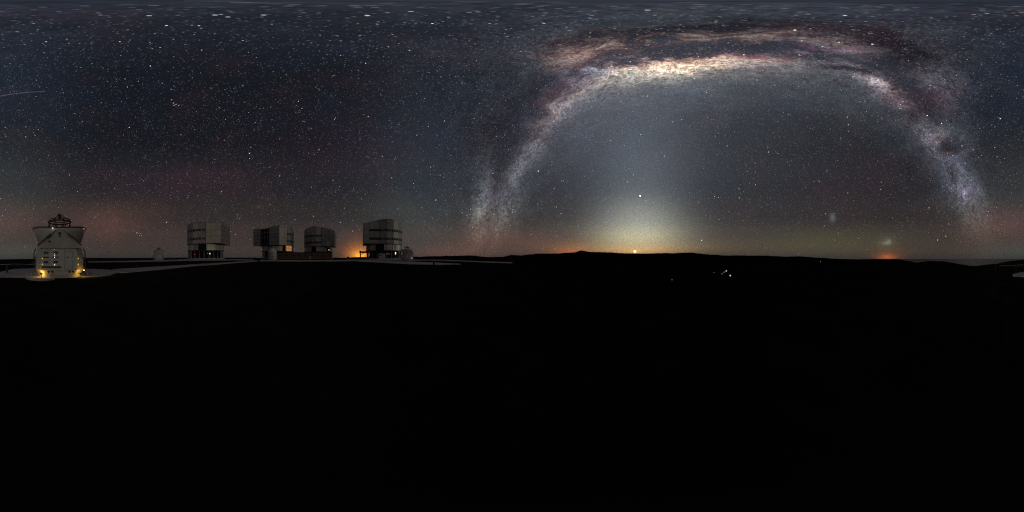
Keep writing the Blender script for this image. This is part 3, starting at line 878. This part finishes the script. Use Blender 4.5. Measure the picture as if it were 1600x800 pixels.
# ------------------------------------------------------------------ the four big telescope buildings
def unit_telescope(x, dist, face, label, hump=3.0, opened=False, louvre='all', seed=1, h=1.0, wallm='alu', cheekm='alu', cheek_vents=0):
    """face: turn of the slit doors away from the camera, degrees; negative to the camera's left"""
    rnd = random.Random(seed)
    (px_, py_), rz = at(x, dist)
    t = empty('telescope_building', (px_, py_, 0), rz - PI / 2 + R(face))     # local +X = door side
    RC, FL, XF, X0 = 14.2, 13.4, 15.6, 4.7
    zt, zb, zm = 25.2 * h, 10.8, 5.8
    def roofz(px, py=0):
        u = (px + 1.5) / 15.5
        return zt + hump * max(0.0, 1 - abs(u) ** 1.6) - (.9 * max(0.0, (px - 5) / 11) if hump < 1 else 0)
    # ---- foundation with columns
    obj('foundation', lathe(bmesh.new(), [(0.01, 0), (14.6, 0), (14.6, .7), (0.01, .7)], 48), MAT['concrete'], t)
    obj('inner_drum', lathe(bmesh.new(), [(11.2, .7), (11.2, zm)], 40), MAT['black'], t)
    NC = 24
    for k in range(NC):
        a = 2 * PI * k / NC
        c = Vector((13.2 * math.cos(a), 13.2 * math.sin(a)))
        bm = bmesh.new(); tube(bm, (c.x, c.y, .7), (c.x, c.y, zm), .26, 6)
        obj('column', bm, MAT['greyp'], t)
    bm = bmesh.new()
    for k in range(NC):
        a, b = 2 * PI * k / NC, 2 * PI * (k + 1) / NC
        tube(bm, (13.2 * math.cos(a), 13.2 * math.sin(a), .9), (13.2 * math.cos(b), 13.2 * math.sin(b), zm - .3), .10, 4)
        tube(bm, (13.2 * math.cos(b), 13.2 * math.sin(b), .9), (13.2 * math.cos(a), 13.2 * math.sin(a), zm - .3), .10, 4)
    obj('bracing', bm, MAT['steel'], t)
    obj('walkway', lathe(bmesh.new(), [(11.2, zm), (14.3, zm), (14.3, zm + .35), (11.2, zm + .35)], 48), MAT['steel'], t)
    # ---- lower drum: panels and openings
    obj('lower_lining', lathe(bmesh.new(), [(12.2, zm + .35), (12.2, zb)], 48), MAT['black'], t)
    NP = 20
    for k in range(NP):
        a, b = 2 * PI * (k + .03) / NP, 2 * PI * (k + .97) / NP
        kind = rnd.choice(['p', 'p', 'p', 'd', 'd', 'g', 'p', 'o'])
        if kind == 'o': continue
        m = {'p': MAT['alu'], 'd': MAT['alud'], 'g': MAT['tan']}[kind]
        bm = bmesh.new()
        pts = [(13.9 * math.cos(a), 13.9 * math.sin(a)), (13.9 * math.cos((a + b) / 2), 13.9 * math.sin((a + b) / 2)), (13.9 * math.cos(b), 13.9 * math.sin(b)), (13.65 * math.cos(b), 13.65 * math.sin(b)), (13.65 * math.cos(a), 13.65 * math.sin(a))]
        prism(bm, pts, zm + .45, zb - .5)
        obj('lower_panel', bm, m, t)
    obj('ring_beam', lathe(bmesh.new(), [(12.2, zb - .5), (14.1, zb - .5), (14.1, zb + .02), (12.2, zb + .02)], 48), MAT['steel'], t)
    # ---- turning enclosure: core
    arc = [(RC * math.cos(a), RC * math.sin(a)) for a in [R(70.7) + (2 * PI - 2 * R(70.7)) * k / 44 for k in range(45)]]
    ins = .30
    def inset(p, d): return (p[0] * (1 - d / 14.5), p[1] * (1 - d / 14.5))
    plan = arc + [(XF, -FL), (XF, FL)]
    bm = bmesh.new()
    core = [inset(q, ins) for q in plan]
    # roof needs points along the depth
    prism(bm, core, zb + .05, lambda a, b: roofz(a) - .25)
    bmesh.ops.triangulate(bm, faces=[f for f in bm.faces if len(f.verts) > 4])
    obj('enclosure_core', bm, MAT['seam'], t)
    # roof sheets across the width, following the hump
    xs = [-14.2 + 29.8 * k / 14 for k in range(15)]
    def half(xx): return FL if xx > 4.7 else math.sqrt(max(0.5, RC * RC - xx * xx))
    for a, b in zip(xs, xs[1:]):
        bm = bmesh.new()
        wa, wb = half(a), half(b)
        v = []
        for (xx, w) in ((a, wa), (b, wb)):
            for yy in (-w, w):
                v.append(bm.verts.new((xx, yy, roofz(xx) + .12)))
                v.append(bm.verts.new((xx, yy, roofz(xx) - .22)))
        bm.faces.new((v[0], v[2], v[6], v[4])); bm.faces.new((v[1], v[3], v[7], v[5]))
        bm.faces.new((v[0], v[1], v[5], v[4])); bm.faces.new((v[2], v[3], v[7], v[6]))
        bm.faces.new((v[0], v[1], v[3], v[2])); bm.faces.new((v[4], v[5], v[7], v[6]))
        obj('roof_panel', bm, MAT['alud'], t)
    # wall panels: rows and columns with recessed joints; vent bands in the round part
    z_rows = [zb, 13.4, 15.0, 19.4, 21.0, 99]
    vrows = {1: True, 3: True}
    def wall_piece(p, q, z0, z1, mat, name, out=.0, th=.25):
        n = Vector((q[1] - p[1], -(q[0] - p[0]))).normalized()
        mid = Vector(((p[0] + q[0]) / 2, (p[1] + q[1]) / 2))
        if n.dot(mid) < 0: n = -n
        P, Q = Vector(p), Vector(q)
        g = (Q - P) * .02
        P, Q = P + g, Q - g
        bm = bmesh.new()
        o1, o0 = n * out, n * (out - th)
        pts = [P + o1, Q + o1, Q + o0, P + o0]
        f = (lambda a, b: z1) if z1 < 50 else (lambda a, b: roofz(a) - .24)
        prism(bm, [(c.x, c.y) for c in pts], z0 + .04, (lambda a, b: f(a, b) - .04))
        return obj(name, bm, mat, t)
    VAR = {'alud': ['alud', 'alud', 'aluc'], 'alum': ['alum', 'alum', 'aluc', 'alud'], 'tan': ['tan', 'tan', 'tanb'], 'alu': ['alu', 'alu', 'alum']}
    def pick(k): return MAT[rnd.choice(VAR[k])]
    step = 4
    for i in range(0, 44, step):
        p, q = arc[i], arc[min(44, i + step)]
        lit = MAT['tan'] if rnd.random() < .12 else pick(wallm)
        for r_ in range(5):
            z0, z1 = z_rows[r_], z_rows[r_ + 1]
            if r_ in (1, 3):
                skip = (louvre == 'both') and (i in (0, 40))
                if skip:
                    wall_piece(p, q, z0, z1, MAT['alu'], 'wall_panel', 0)
                    continue
                # three vent flaps per panel, each in its own recess
                for s in range(4):
                    pa = tuple(Vector(p).lerp(Vector(q), s / 4)); pb = tuple(Vector(p).lerp(Vector(q), (s + .74) / 4))
                    wall_piece(pa, pb, z0 + .08, z1 - .1, MAT['vent'], 'vent_flap', -.12, .12)
                    pc = tuple(Vector(p).lerp(Vector(q), (s + .74) / 4)); pd = tuple(Vector(p).lerp(Vector(q), (s + 1) / 4))
                    if s == 3: wall_piece(pc, pd, z0, z1, lit, 'mullion', .03)
            else:
                wall_piece(p, q, z0, z1, lit, 'wall_panel', .0)
    # flat cheeks of the door box
    for s in (-1, 1):
        cols = 3
        for c in range(cols):
            xa = X0 + .3 + (XF - X0 - .3) * c / cols; xb = X0 + .3 + (XF - X0 - .3) * (c + 1) / cols
            if c < cheek_vents:
                for r_ in range(5):
                    z0, z1 = z_rows[r_], z_rows[r_ + 1]
                    if r_ in (1, 3):
                        for q_ in range(3):
                            xc = xa + (xb - xa) * q_ / 3; xd = xa + (xb - xa) * (q_ + .74) / 3
                            wall_piece((xc, s * FL), (xd, s * FL), z0 + .08, z1 - .1, MAT['vent'], 'vent_flap', -.12, .12)
                    else:
                        wall_piece((xa, s * FL), (xb, s * FL), z0, z1, pick(cheekm), 'cheek_panel', .02)
                continue
            for r_, (z0, z1) in enumerate(((zb, zb + 4.6), (zb + 4.6, zb + 9.2), (zb + 9.2, 99))):
                wall_piece((xa, s * FL), (xb, s * FL), z0, z1, pick(cheekm), 'cheek_panel', .02)
    # two sliding slit doors on the front
    if not opened:
        for (ya, yb) in ((-FL, -.1), (.1, FL)):
            d = obj('slit_door', bx(XF + .0, XF + .7, ya, yb, zb - .2, zt + .25), MAT['alud'], t)
            bm = bmesh.new()
            for k in range(1, 5):
                z = zb + (zt - zb) * k / 5
                box(bm, XF + .7, XF + .85, ya + .2, yb - .2, z - .12, z + .12)
            obj('door_rib', bm, MAT['greyp'], d)
    else:
        for (ya, yb) in ((-FL - .6, -6.0), (4.2, FL + .6)):
            d = obj('slit_door', bx(XF + .0, XF + .7, ya, yb, zb - .2, zt + .25), MAT['alud'], t)
            bm = bmesh.new()
            for k in range(1, 5):
                z = zb + (zt - zb) * k / 5
                box(bm, XF + .7, XF + .85, ya + .2, yb - .2, z - .12, z + .12)
            obj('door_rib', bm, MAT['greyp'], d)
        obj('slit_opening', bx(XF - .2, XF + .15, -6.0, 4.2, zb + 1.0, zt - .6), MAT['black'], t)
        bm = bmesh.new()
        for yy in (-4.2, -1.0, 2.0): box(bm, XF + .15, XF + .30, yy - .10, yy + .10, zb + 1.0, zt - .6)
        for zz in (17, 21): box(bm, XF + .15, XF + .27, -6, 4.2, zz - .10, zz + .10)
        obj('wind_screen', bm, MAT['alud'], t)
    # small roof gear
    for k in range(4):
        xx, yy = rnd.uniform(-6, 8), rnd.uniform(-8, 8)
        z = roofz(xx)
        obj('roof_hatch', bx(xx - .7, xx + .7, yy - .9, yy + .9, z - .1, z + rnd.uniform(.5, .9)), MAT['steel'], t)
    tag(t, label, 'building', 'big telescope buildings in a row')
    t.scale = (1.15, 1.15, 1.15)
    return t
U1 = unit_telescope(321.5, 144, 70, 'leftmost big telescope building, boxy flat top, right of the tiny far telescope', 0.6, seed=3, wallm='alud', cheekm='tan')  # tan cheeks: the lit flank is painted into the cladding colour
U2 = unit_telescope(434, 165, -38, 'big telescope building with dark open slit and yellow lit bay below', 0.5, opened=True, seed=5, wallm='alud', cheekm='tan')  # cheeks paler than the round wall, lit side painted in
U3 = unit_telescope(498, 182, 80, 'big telescope building with humped roof behind the long brown building', 3.6, seed=11, wallm='alud', cheekm='alud')
U4 = unit_telescope(600, 146, -82, 'big telescope building with humped roof next to the orange glow', 3.2, seed=20, wallm='alum', cheekm='alum', cheek_vents=2)

def on_building(t, bearing_deg, r, z, w, hgt, mat, name, th=.2):
    """a flat piece on the round wall of a building, at an angle from its door side"""
    a = R(bearing_deg)
    o = obj(name, bx(-th, th, -w / 2, w / 2, 0, hgt), mat, t)
    o.location = (r * math.cos(a), r * math.sin(a), z)
    o.rotation_euler = (0, 0, a)
    return o
def bearing_to_cam(t):
    """local angle of the direction towards the camera"""
    v = Matrix.Rotation(-t.rotation_euler.z, 3, 'Z') @ Vector((-t.location.x, -t.location.y, 0))
    return math.degrees(math.atan2(v.y, v.x))
b2 = bearing_to_cam(U2)
o = on_building(U2, b2 + 40, 14.0, 6.2, 6.0, 4.3, LIT['inside'], 'lit_bay'); o['label'] = 'glowing yellow bay under the enclosure'
bm = bmesh.new()
for k in range(4): box(bm, .21, .3, -3 + k * 2 - .08, -3 + k * 2 + .08, 0, 4.3)
box(bm, .21, .29, -3, 3, 2.2, 2.35)
ob = obj('bay_frame', bm, MAT['steel'], o)
b1 = bearing_to_cam(U1)
on_building(U1, b1 + 13, 14.0, 6.1, 5.6, 4.2, MAT['tan'], 'lower_panel')
on_building(U1, b1 - 8, 13.98, 6.1, 6.0, 4.2, MAT['black'], 'bay_opening')
o = on_building(U1, b1 + 12, 13.6, 3.4, .35, .7, LIT['white'], 'lamp'); o['label'] = 'white lamp'
o = on_building(U1, b1 - 35, 13.6, 3.2, .4, .3, LIT['red'], 'lamp'); o['label'] = 'dim red lamp'
o = on_building(U1, b1 + 5, 13.6, 3.9, .5, .3, LIT['red'], 'lamp'); o['label'] = 'dim red lamp'
b3 = bearing_to_cam(U3)
bm = bmesh.new(); tube(bm, (-.1, 0, 2), (.25, 0, 2), 2.0, 20)
o = obj('round_port', bm, MAT['black'], U3); a = R(b3 + 40); o.location = (14.05 * math.cos(a), 14.05 * math.sin(a), 6.0); o.rotation_euler = (0, 0, a)
o = on_building(U3, b3 + 40, 14.35, 7.4, 1.2, .6, LIT['orange'], 'lamp'); o['label'] = 'small orange lamp in the round port'
b4 = bearing_to_cam(U4)
on_building(U4, b4 - 12, 13.98, 6.1, 6.0, 4.2, MAT['black'], 'bay_opening')
on_building(U4, b4 + 40, 14.0, 6.1, 2.4, 4.2, MAT['tan'], 'lower_panel')
o = on_building(U4, b4 + 37, 13.7, 3.4, .45, 1.4, LIT['white'], 'lamp'); o['label'] = 'white lamp'
o = on_building(U4, b4 + 12, 13.7, 3.2, 2.2, .9, LIT['red'], 'lamp'); o['label'] = 'dim red lamp'
o.data.materials[0] = emitter('very_dim_red_lamp', (1, .4, .3), .06)

# ------------------------------------------------------------------ smaller structures on the platform
# long low brown building between the second and third
(pa, _), (pb, _) = at(433, 122), at(519, 130)
mid = ((pa[0] + pb[0]) / 2, (pa[1] + pb[1]) / 2)
ln = math.hypot(pb[0] - pa[0], pb[1] - pa[1])
t = empty('low_building', (mid[0], mid[1], 0), math.atan2(pb[1] - pa[1], pb[0] - pa[0]))
obj('wall', bx(-ln / 2, ln / 2, 0, 7, 0, 5.0), MAT['brown'], t)
obj('roof', bx(-ln / 2 - .3, ln / 2 + .3, -.3, 7.3, 5.0, 5.35), MAT['steel'], t)
for k in range(9):
    xx = -ln / 2 + ln * (k + .5) / 9
    obj('window', bx(xx - 1.0, xx + 1.0, -.06, .03, 2.2, 3.6), MAT['vent'], t)
obj('door', bx(3.0, 4.4, -.08, .03, .05, 2.4), MAT['greyp'], t)
tag(t, 'long low brown building between the second and third big telescope buildings', 'building')
# pale cabin in front of the right end building
(p_, rz) = at(597, 101)
t = empty('equipment_cabin', (p_[0], p_[1], 0), rz)
obj('wall', bx(-2.1, 2.1, 0, 4, 0, 4.1), MAT['white'], t)
obj('roof', bx(-2.25, 2.25, -.15, 4.15, 4.1, 4.3), MAT['greyp'], t)
obj('door', bx(.4, 1.5, -.06, .02, .05, 2.3), MAT['bowl'], t)
obj('vent', bx(-1.4, -.5, -.06, .02, 2.6, 3.2), MAT['vent'], t)
tag(t, 'pale boxy equipment cabin in front of the right end telescope building', 'cabin')
# gantry silhouetted against the orange glow
(p_, rz) = at(563, 118)
t = empty('loading_gantry', (p_[0], p_[1], 0), rz)
obj('post', bx(-.45, .45, -.4, .4, 0, 6.4), MAT['steel'], t)
obj('beam', bx(-.8, 6.0, -.35, .35, 4.6, 5.9), MAT['steel'], t)
bm = bmesh.new(); tube(bm, (.2, 0, 3.0), (2.4, 0, 4.8), .2, 6)
obj('brace', bm, MAT['steel'], t)
tag(t, 'dark loading gantry standing against the orange glow', 'gantry')
(p_, rz) = at(628.5, 88)
# round bin-like tank and boxes beside the gantry
(p_, rz) = at(544, 116)
t = empty('utility_box', (p_[0], p_[1], 0), rz)
obj('casing', bx(-.8, .8, -.6, .6, .2, 2.0), MAT['steel'], t)
obj('plinth', bx(-.9, .9, -.7, .7, 0, .2), MAT['concrete'], t)
tag(t, 'small dark utility box left of the orange glow', 'utility box')
# bright little lamp beside the small telescope
(p_, rz) = at(643.5, 84)
t = empty('yard_lamp', (p_[0], p_[1], 0), rz)
bm = bmesh.new(); tube(bm, (0, 0, 0), (0, 0, 1.2), .08, 6)
obj('post', bm, MAT['steel'], t)
obj('lamp_glass', bx(-.16, .16, -.15, .15, 1.2, 1.6), LIT['orange'], t)
tag(t, 'small yard lamp at the foot of the telescope by the right end building', 'lamp')

# guard rails along the platform edge
def guard_rail(pts, label, hgt=1.0, every=4.0, rr=.11):
    """pts: (bearing, distance)"""
    P = [Vector((*at(x, d)[0], 0)) for x, d in pts]
    t = empty('guard_rail', P[0])
    t0 = P[0]
    for z in (hgt, hgt * .55):
        bm = bmesh.new()
        for a, b in zip(P, P[1:]):
            tube(bm, a - t0 + Vector((0, 0, z)), b - t0 + Vector((0, 0, z)), rr, 6)
        obj('rail', bm, MAT['steel'], t)
    for a, b in zip(P, P[1:]):
        n = max(1, int((b - a).length / every))
        for k in range(n):
            c = a.lerp(b, k / n) - t0
            bm = bmesh.new(); tube(bm, (c.x, c.y, 0), (c.x, c.y, hgt), .08, 6)
            obj('post', bm, MAT['steel'], t)
    tag(t, label, 'railing', 'railings at the platform edge')
    return t
guard_rail([(1556, 30), (1580, 32), (1600, 34), (1622, 37), (1656, 44)], 'dark railing left of the near telescope running to the picture edge', .98, 5.0, .09)
guard_rail([(131, 60), (180, 70), (240, 86)], 'dark railing between the near telescope and the tiny far telescope', .95, 6.0, .08)
guard_rail([(260, 130), (330, 142), (400, 150)], 'dark railing behind the leftmost big telescope building', 1.2, 8.0, .1)
guard_rail([(648, 88), (700, 62), (760, 44), (802, 36)], 'dark railing right of the telescope buildings', .7, 5.0, .07)
def stub(x, y, hgt, label, r_=.12):
    p_ = gp(x, y)
    bm = bmesh.new(); tube(bm, (0, 0, -.1), (0, 0, hgt), r_, 8); tube(bm, (0, 0, hgt), (0, 0, hgt + .08), r_ * 1.5, 8)
    o = obj('marker_post', bm, MAT['steel']); o.location = (p_[0], p_[1], 0)
    tag(o, label, 'post')
stub(11, 426.6, 1.15, 'dark post on the apron left of the near telescope', .16)
stub(1588, 421, .75, 'dark post at the right picture edge', .10)
stub(678, 413.6, 1.0, 'dark post on the pale path right of the telescope buildings', .30)
stub(801, 411.4, .6, 'dark post at the end of the pale service road', .25)

# lights in the valley: the observatory's camp
def valley_lamp(x, y, dist, s, label, mat):
    d = sky_dir(x, y) * dist
    t = empty('street_lamp', (d.x, d.y, EYE + d.z - 9))
    bm = bmesh.new(); tube(bm, (0, 0, -30), (0, 0, 9), .4, 6)
    obj('pole', bm, MAT['steel'], t)
    bm = bmesh.new(); bmesh.ops.create_icosphere(bm, subdivisions=1, radius=s)
    o = obj('lamp_globe', bm, mat, t); o.location = (0, 0, 9)
    tag(t, label, 'street lamp', 'lamps of the camp in the valley')
valley_lamp(1141, 430.6, 2350, 11, 'brightest white lamp of the camp in the dark valley', LIT['valley'])
dim = emitter('dim_street_lamp', (.75, .85, .95), .28)
dim2 = emitter('very_dim_street_lamp', (.8, .8, .8), .12)
valley_lamp(1135, 423.2, 3500, 13, 'upper end lamp of the diagonal row of camp lights', LIT['valley'])
for k, (x, y, d_) in enumerate(((1133, 424.3, 3300), (1131, 425.6, 3150), (1128, 427.8, 2990))):
    valley_lamp(x, y, d_, 9, ['first lamp below the upper end of the row of camp lights', 'middle lamp of the short diagonal row of camp lights', 'lowest lamp of the short diagonal row of camp lights'][k], dim)
valley_lamp(1115.5, 426, 3100, 9, 'very dim lamp left of the diagonal row of camp lights', dim2)
valley_lamp(1282, 408.8, 6000, 15, 'single far lamp on the hillside to the right', dim)
# a lit roof of the camp
d = sky_dir(1050, 436.8) * 2200
t = empty('camp_building', (d.x, d.y, EYE + d.z - 4), 0.5)
bm = bx(-42, 42, -9, 9, -30, 4); obj('wall', bm, MAT['bowl'], t)
obj('roof', bx(-43, 43, -10, 10, 4, 5), MAT['white'], t)
for k in range(8): obj('window', bx(-38 + k * 10, -34 + k * 10, -9.3, -8.9, 0, 2.5), MAT['vent'], t)
tag(t, 'faint long camp building down in the dark valley', 'building')

# ------------------------------------------------------------------ moon, planet, satellite trail
def orb(name, x, y, rad_deg, mat, label, cat, dist=250000.0, sub=3):
    bm = bmesh.new()
    bmesh.ops.create_icosphere(bm, subdivisions=sub, radius=dist * math.tan(R(rad_deg)))
    o = obj(name, bm, mat, smooth=True)
    o.location = sky_dir(x, y) * dist + Vector((0, 0, EYE))
    tag(o, label, cat)
    return o
moon_m = emitter('moon_surface', (1.0, 0.68, 0.33), 2.2)
orb('moon', 992, 392.8, 0.48, moon_m, 'small orange rising moon just above the hills', 'moon')
orb('bright_planet', 1000.3, 306, 0.20, emitter('planet_light', (0.95, 1, 1), 4.0), 'brilliant white planet high above the moon', 'planet')
bm = bmesh.new()
prev = None
for k in range(13):
    xx = 70 - 72 * k / 12
    yy = 143.2 + 7.5 * (k / 12) ** 2
    tube_r = 250.0 * (0.7 + .5 * k / 12)
    q = sky_dir(xx, yy) * 250000
    if prev is not None: tube(bm, prev, q, tube_r, 5)
    prev = q
o = obj('meteor', bm, emitter('meteor_light', (.62, .7, .9), .22)); tag(o, 'faint thin meteor streak at the upper left edge of the sky', 'meteor')  # glowing tube drawn for the long-exposure light trail of a satellite

# ------------------------------------------------------------------ stars: tiny far discs, thicker along the Milky Way
def build_stars():
    n = 185000
    v = rng.normal(size=(n, 3)); v /= np.linalg.norm(v, axis=1)[:, None]
    v = v[v[:, 2] > -0.03]
    g = v @ np.array(GAL)                     # to galactic axes
    b = np.degrees(np.arcsin(np.clip(g[:, 2], -1, 1)))
    l = np.degrees(np.arctan2(g[:, 1], g[:, 0]))
    dens = 0.40 + 0.6 * np.exp(-np.abs(b) / 9.0) * (0.55 + 0.45 * np.exp(-(l / 60) ** 2))
    # fewer stars where the rift hides them
    rcb = np.interp(l, [-45, -20, 0, 25, 45, 80], [0, 2, 4, 7, 5, 1])
    dens *= 1 - .35 * np.exp(-((b - rcb) / 4.0) ** 2) * (l > -45) * (l < 85)
    keep = rng.random(len(v)) < dens
    v, b, l = v[keep], b[keep], l[keep]
    n = len(v)
    u = rng.random(n)
    flux = 0.042 * u ** -0.54
    flux = np.minimum(flux, 1.6)
    altd = np.degrees(np.arcsin(v[:, 2]))
    flux = np.where(altd > 86.5, np.minimum(flux, .12), flux)      # the patch straight overhead holds no bright star
    flux *= np.clip(.25 + altd / 14, .2, 1)
    col = np.ones((n, 3))
    h = rng.normal(size=n)
    warm = np.clip(h, 0, 2)[:, None]; cool = np.clip(-h, 0, 2)[:, None]
    col = col * (1 - warm * np.array([0.0, .10, .22])) * (1 - cool * np.array([.14, .05, 0.0]))
    red = np.clip(1 - altd / 22, 0, 1)[:, None]
    col = col * (1 - red * np.array([0.0, .18, .38]))
    rad = np.full(n, 0.085)
    # named bright stars (galactic longitude, latitude, brightness, colour)
    B_ = [(315.7, -.7, 3.2, (1, .97, .85)), (311.8, 1.2, 2.6, (.85, .92, 1)), (300.1, -.4, 2.0, (.8, .9, 1)), (302.5, 3.2, 1.7, (.8, .9, 1)), (300.2, 5.7, 1.6, (1, .8, .6)), (15.1, 69.1, 2.6, (1, .85, .65)),
          (67.4, 19.2, 2.4, (.85, .93, 1)), (47.7, -8.9, 2.4, (.9, .95, 1)), (351.7, -2.2, 1.6, (.8, .9, 1)), (359.3, -9.8, 1.2, (.85, .92, 1)), (340.9, -35.2, 1.6, (.8, .9, 1)), (350, -52.5, 1.5, (.8, .9, 1)),
          (20.5, -64.9, 1.6, (.95, .97, 1)), (274.3, -12.6, 1.8, (1, .85, .7)), (286, -14.4, 1.5, (.9, .95, 1)), (278.1, -10.3, 1.0, (.8, .9, 1)), (41.9, 53.8, 1.2, (.9, .95, 1)), (79.1, 29.2, 1.2, (1, .8, .6)),
          (289.6, -4.9, 1.0, (.8, .9, 1)), (283, -3, .9, (.8, .9, 1)), (321, -4.6, .8, (.9, .95, 1)), (9.6, -12.4, 1.0, (.8, .9, 1)), (7, -3, 1.1, (.9, .95, 1))]
    P_ = [(1563, 185.5, 2.6, (1, .95, .9)), (1242, 47, 2.2, (1, .8, .55)), (1363, 69, 2.0, (.95, .97, 1)), (1311, 66, 1.3, (.8, .9, 1)), (235, 103, 1.2, (.9, .95, 1)), (202, 199, 1.6, (.8, .9, 1)), (214, 364, 1.8, (1, .95, .85)),
          (1097, 375, 1.4, (1, .98, .9)), (1465, 375, 1.7, (.95, 1, .98)), (336, 23.5, .8, (.9, .95, 1)), (356, 26.5, .6, (.95, .95, 1)), (233, 24.5, .6, (.9, .95, 1)), (412, 23.5, .7, (.9, .9, 1)),
          (574, 24.5, 1.0, (.9, .95, 1)), (1290, 334, 1.0, (1, 1, .9)), (1376, 296, .8, (1, .9, .8)), (1558, 245, .9, (1, 1, 1)), (437, 275, 1.0, (1, 1, 1)), (612, 278, .9, (1, 1, 1)), (260, 347.5, 1.3, (.95, 1, 1)), (624.5, 349, 1.1, (1, 1, 1)),
          (605, 346, .9, (1, 1, 1)), (1285, 73, 1.0, (.9, .92, 1)), (985, 96.5, 1.1, (.9, .9, 1)), (271, 161, .8, (1, .95, .85)), (275, 163, .8, (1, .95, .85)), (268, 156, .7, (1, .95, .85)), (279, 165, .7, (1, .95, .85)), (272, 164.5, .7, (1, .95, .85))]
    ev = [tuple(gal_dir(a, b2_)) for a, b2_, _, _ in B_] + [tuple(sky_dir(x, y)) for x, y, _, _ in P_]
    ef = [q[2] for q in B_] + [q[2] for q in P_]
    ec = [q[3] for q in B_] + [q[3] for q in P_]
    v = np.vstack([v, np.array(ev)]); col = np.vstack([col, np.array(ec)]); flux = np.concatenate([flux, ef]); rad = np.concatenate([rad, np.full(len(ev), .11)])
    n = len(v)
    print('stars', n)
    K = 5
    up = np.where(np.abs(v[:, 2:3]) < .9, np.array([[0, 0, 1.0]]), np.array([[1.0, 0, 0]]))
    e1 = np.cross(v, up); e1 /= np.linalg.norm(e1, axis=1)[:, None]
    e2 = np.cross(v, e1)
    DIST = 320000.0
    rr = (DIST * np.tan(np.radians(rad)))[:, None]
    ph = rng.random(n) * 6.28
    vs = np.empty((n, K, 3))
    for k in range(K):
        a = (ph + 2 * PI * k / K)[:, None]
        vs[:, k] = v * DIST + np.array([[0, 0, EYE]]) + (e1 * np.cos(a) + e2 * np.sin(a)) * rr
    me = bpy.data.meshes.new('stars')
    me.vertices.add(n * K)
    me.vertices.foreach_set('co', vs.reshape(-1))
    me.loops.add(n * K)
    me.loops.foreach_set('vertex_index', np.arange(n * K, dtype=np.int32))
    me.polygons.add(n)
    me.polygons.foreach_set('loop_start', np.arange(0, n * K, K, dtype=np.int32))
    me.update(calc_edges=True)
    at_ = me.attributes.new('star_light', 'FLOAT_COLOR', 'FACE')
    c4 = np.ones((n, 4)); c4[:, :3] = col * flux[:, None]
    at_.data.foreach_set('color', c4.astype(np.float32).reshape(-1))
    m = bpy.data.materials.new('star_light')
    m.use_nodes = True
    T = NT(m.node_tree)
    a = T.node('ShaderNodeAttribute', attribute_name='star_light')
    e = T.node('ShaderNodeEmission')
    m.node_tree.links.new(a.outputs['Color'], e.inputs[0])
    e.inputs[1].default_value = 1.0
    tr = T.node('ShaderNodeBsdfTransparent')
    ad = T.node('ShaderNodeAddShader')
    m.node_tree.links.new(e.outputs[0], ad.inputs[0]); m.node_tree.links.new(tr.outputs[0], ad.inputs[1])
    out = T.node('ShaderNodeOutputMaterial')
    m.node_tree.links.new(ad.outputs[0], out.inputs[0])
    m.cycles.emission_sampling = 'NONE'
    link_mesh('stars', me, m, None, 'stuff')
build_stars()
for m in bpy.data.materials:
    if m.name.startswith(('moon', 'planet', 'meteor')): m.cycles.emission_sampling = 'NONE'
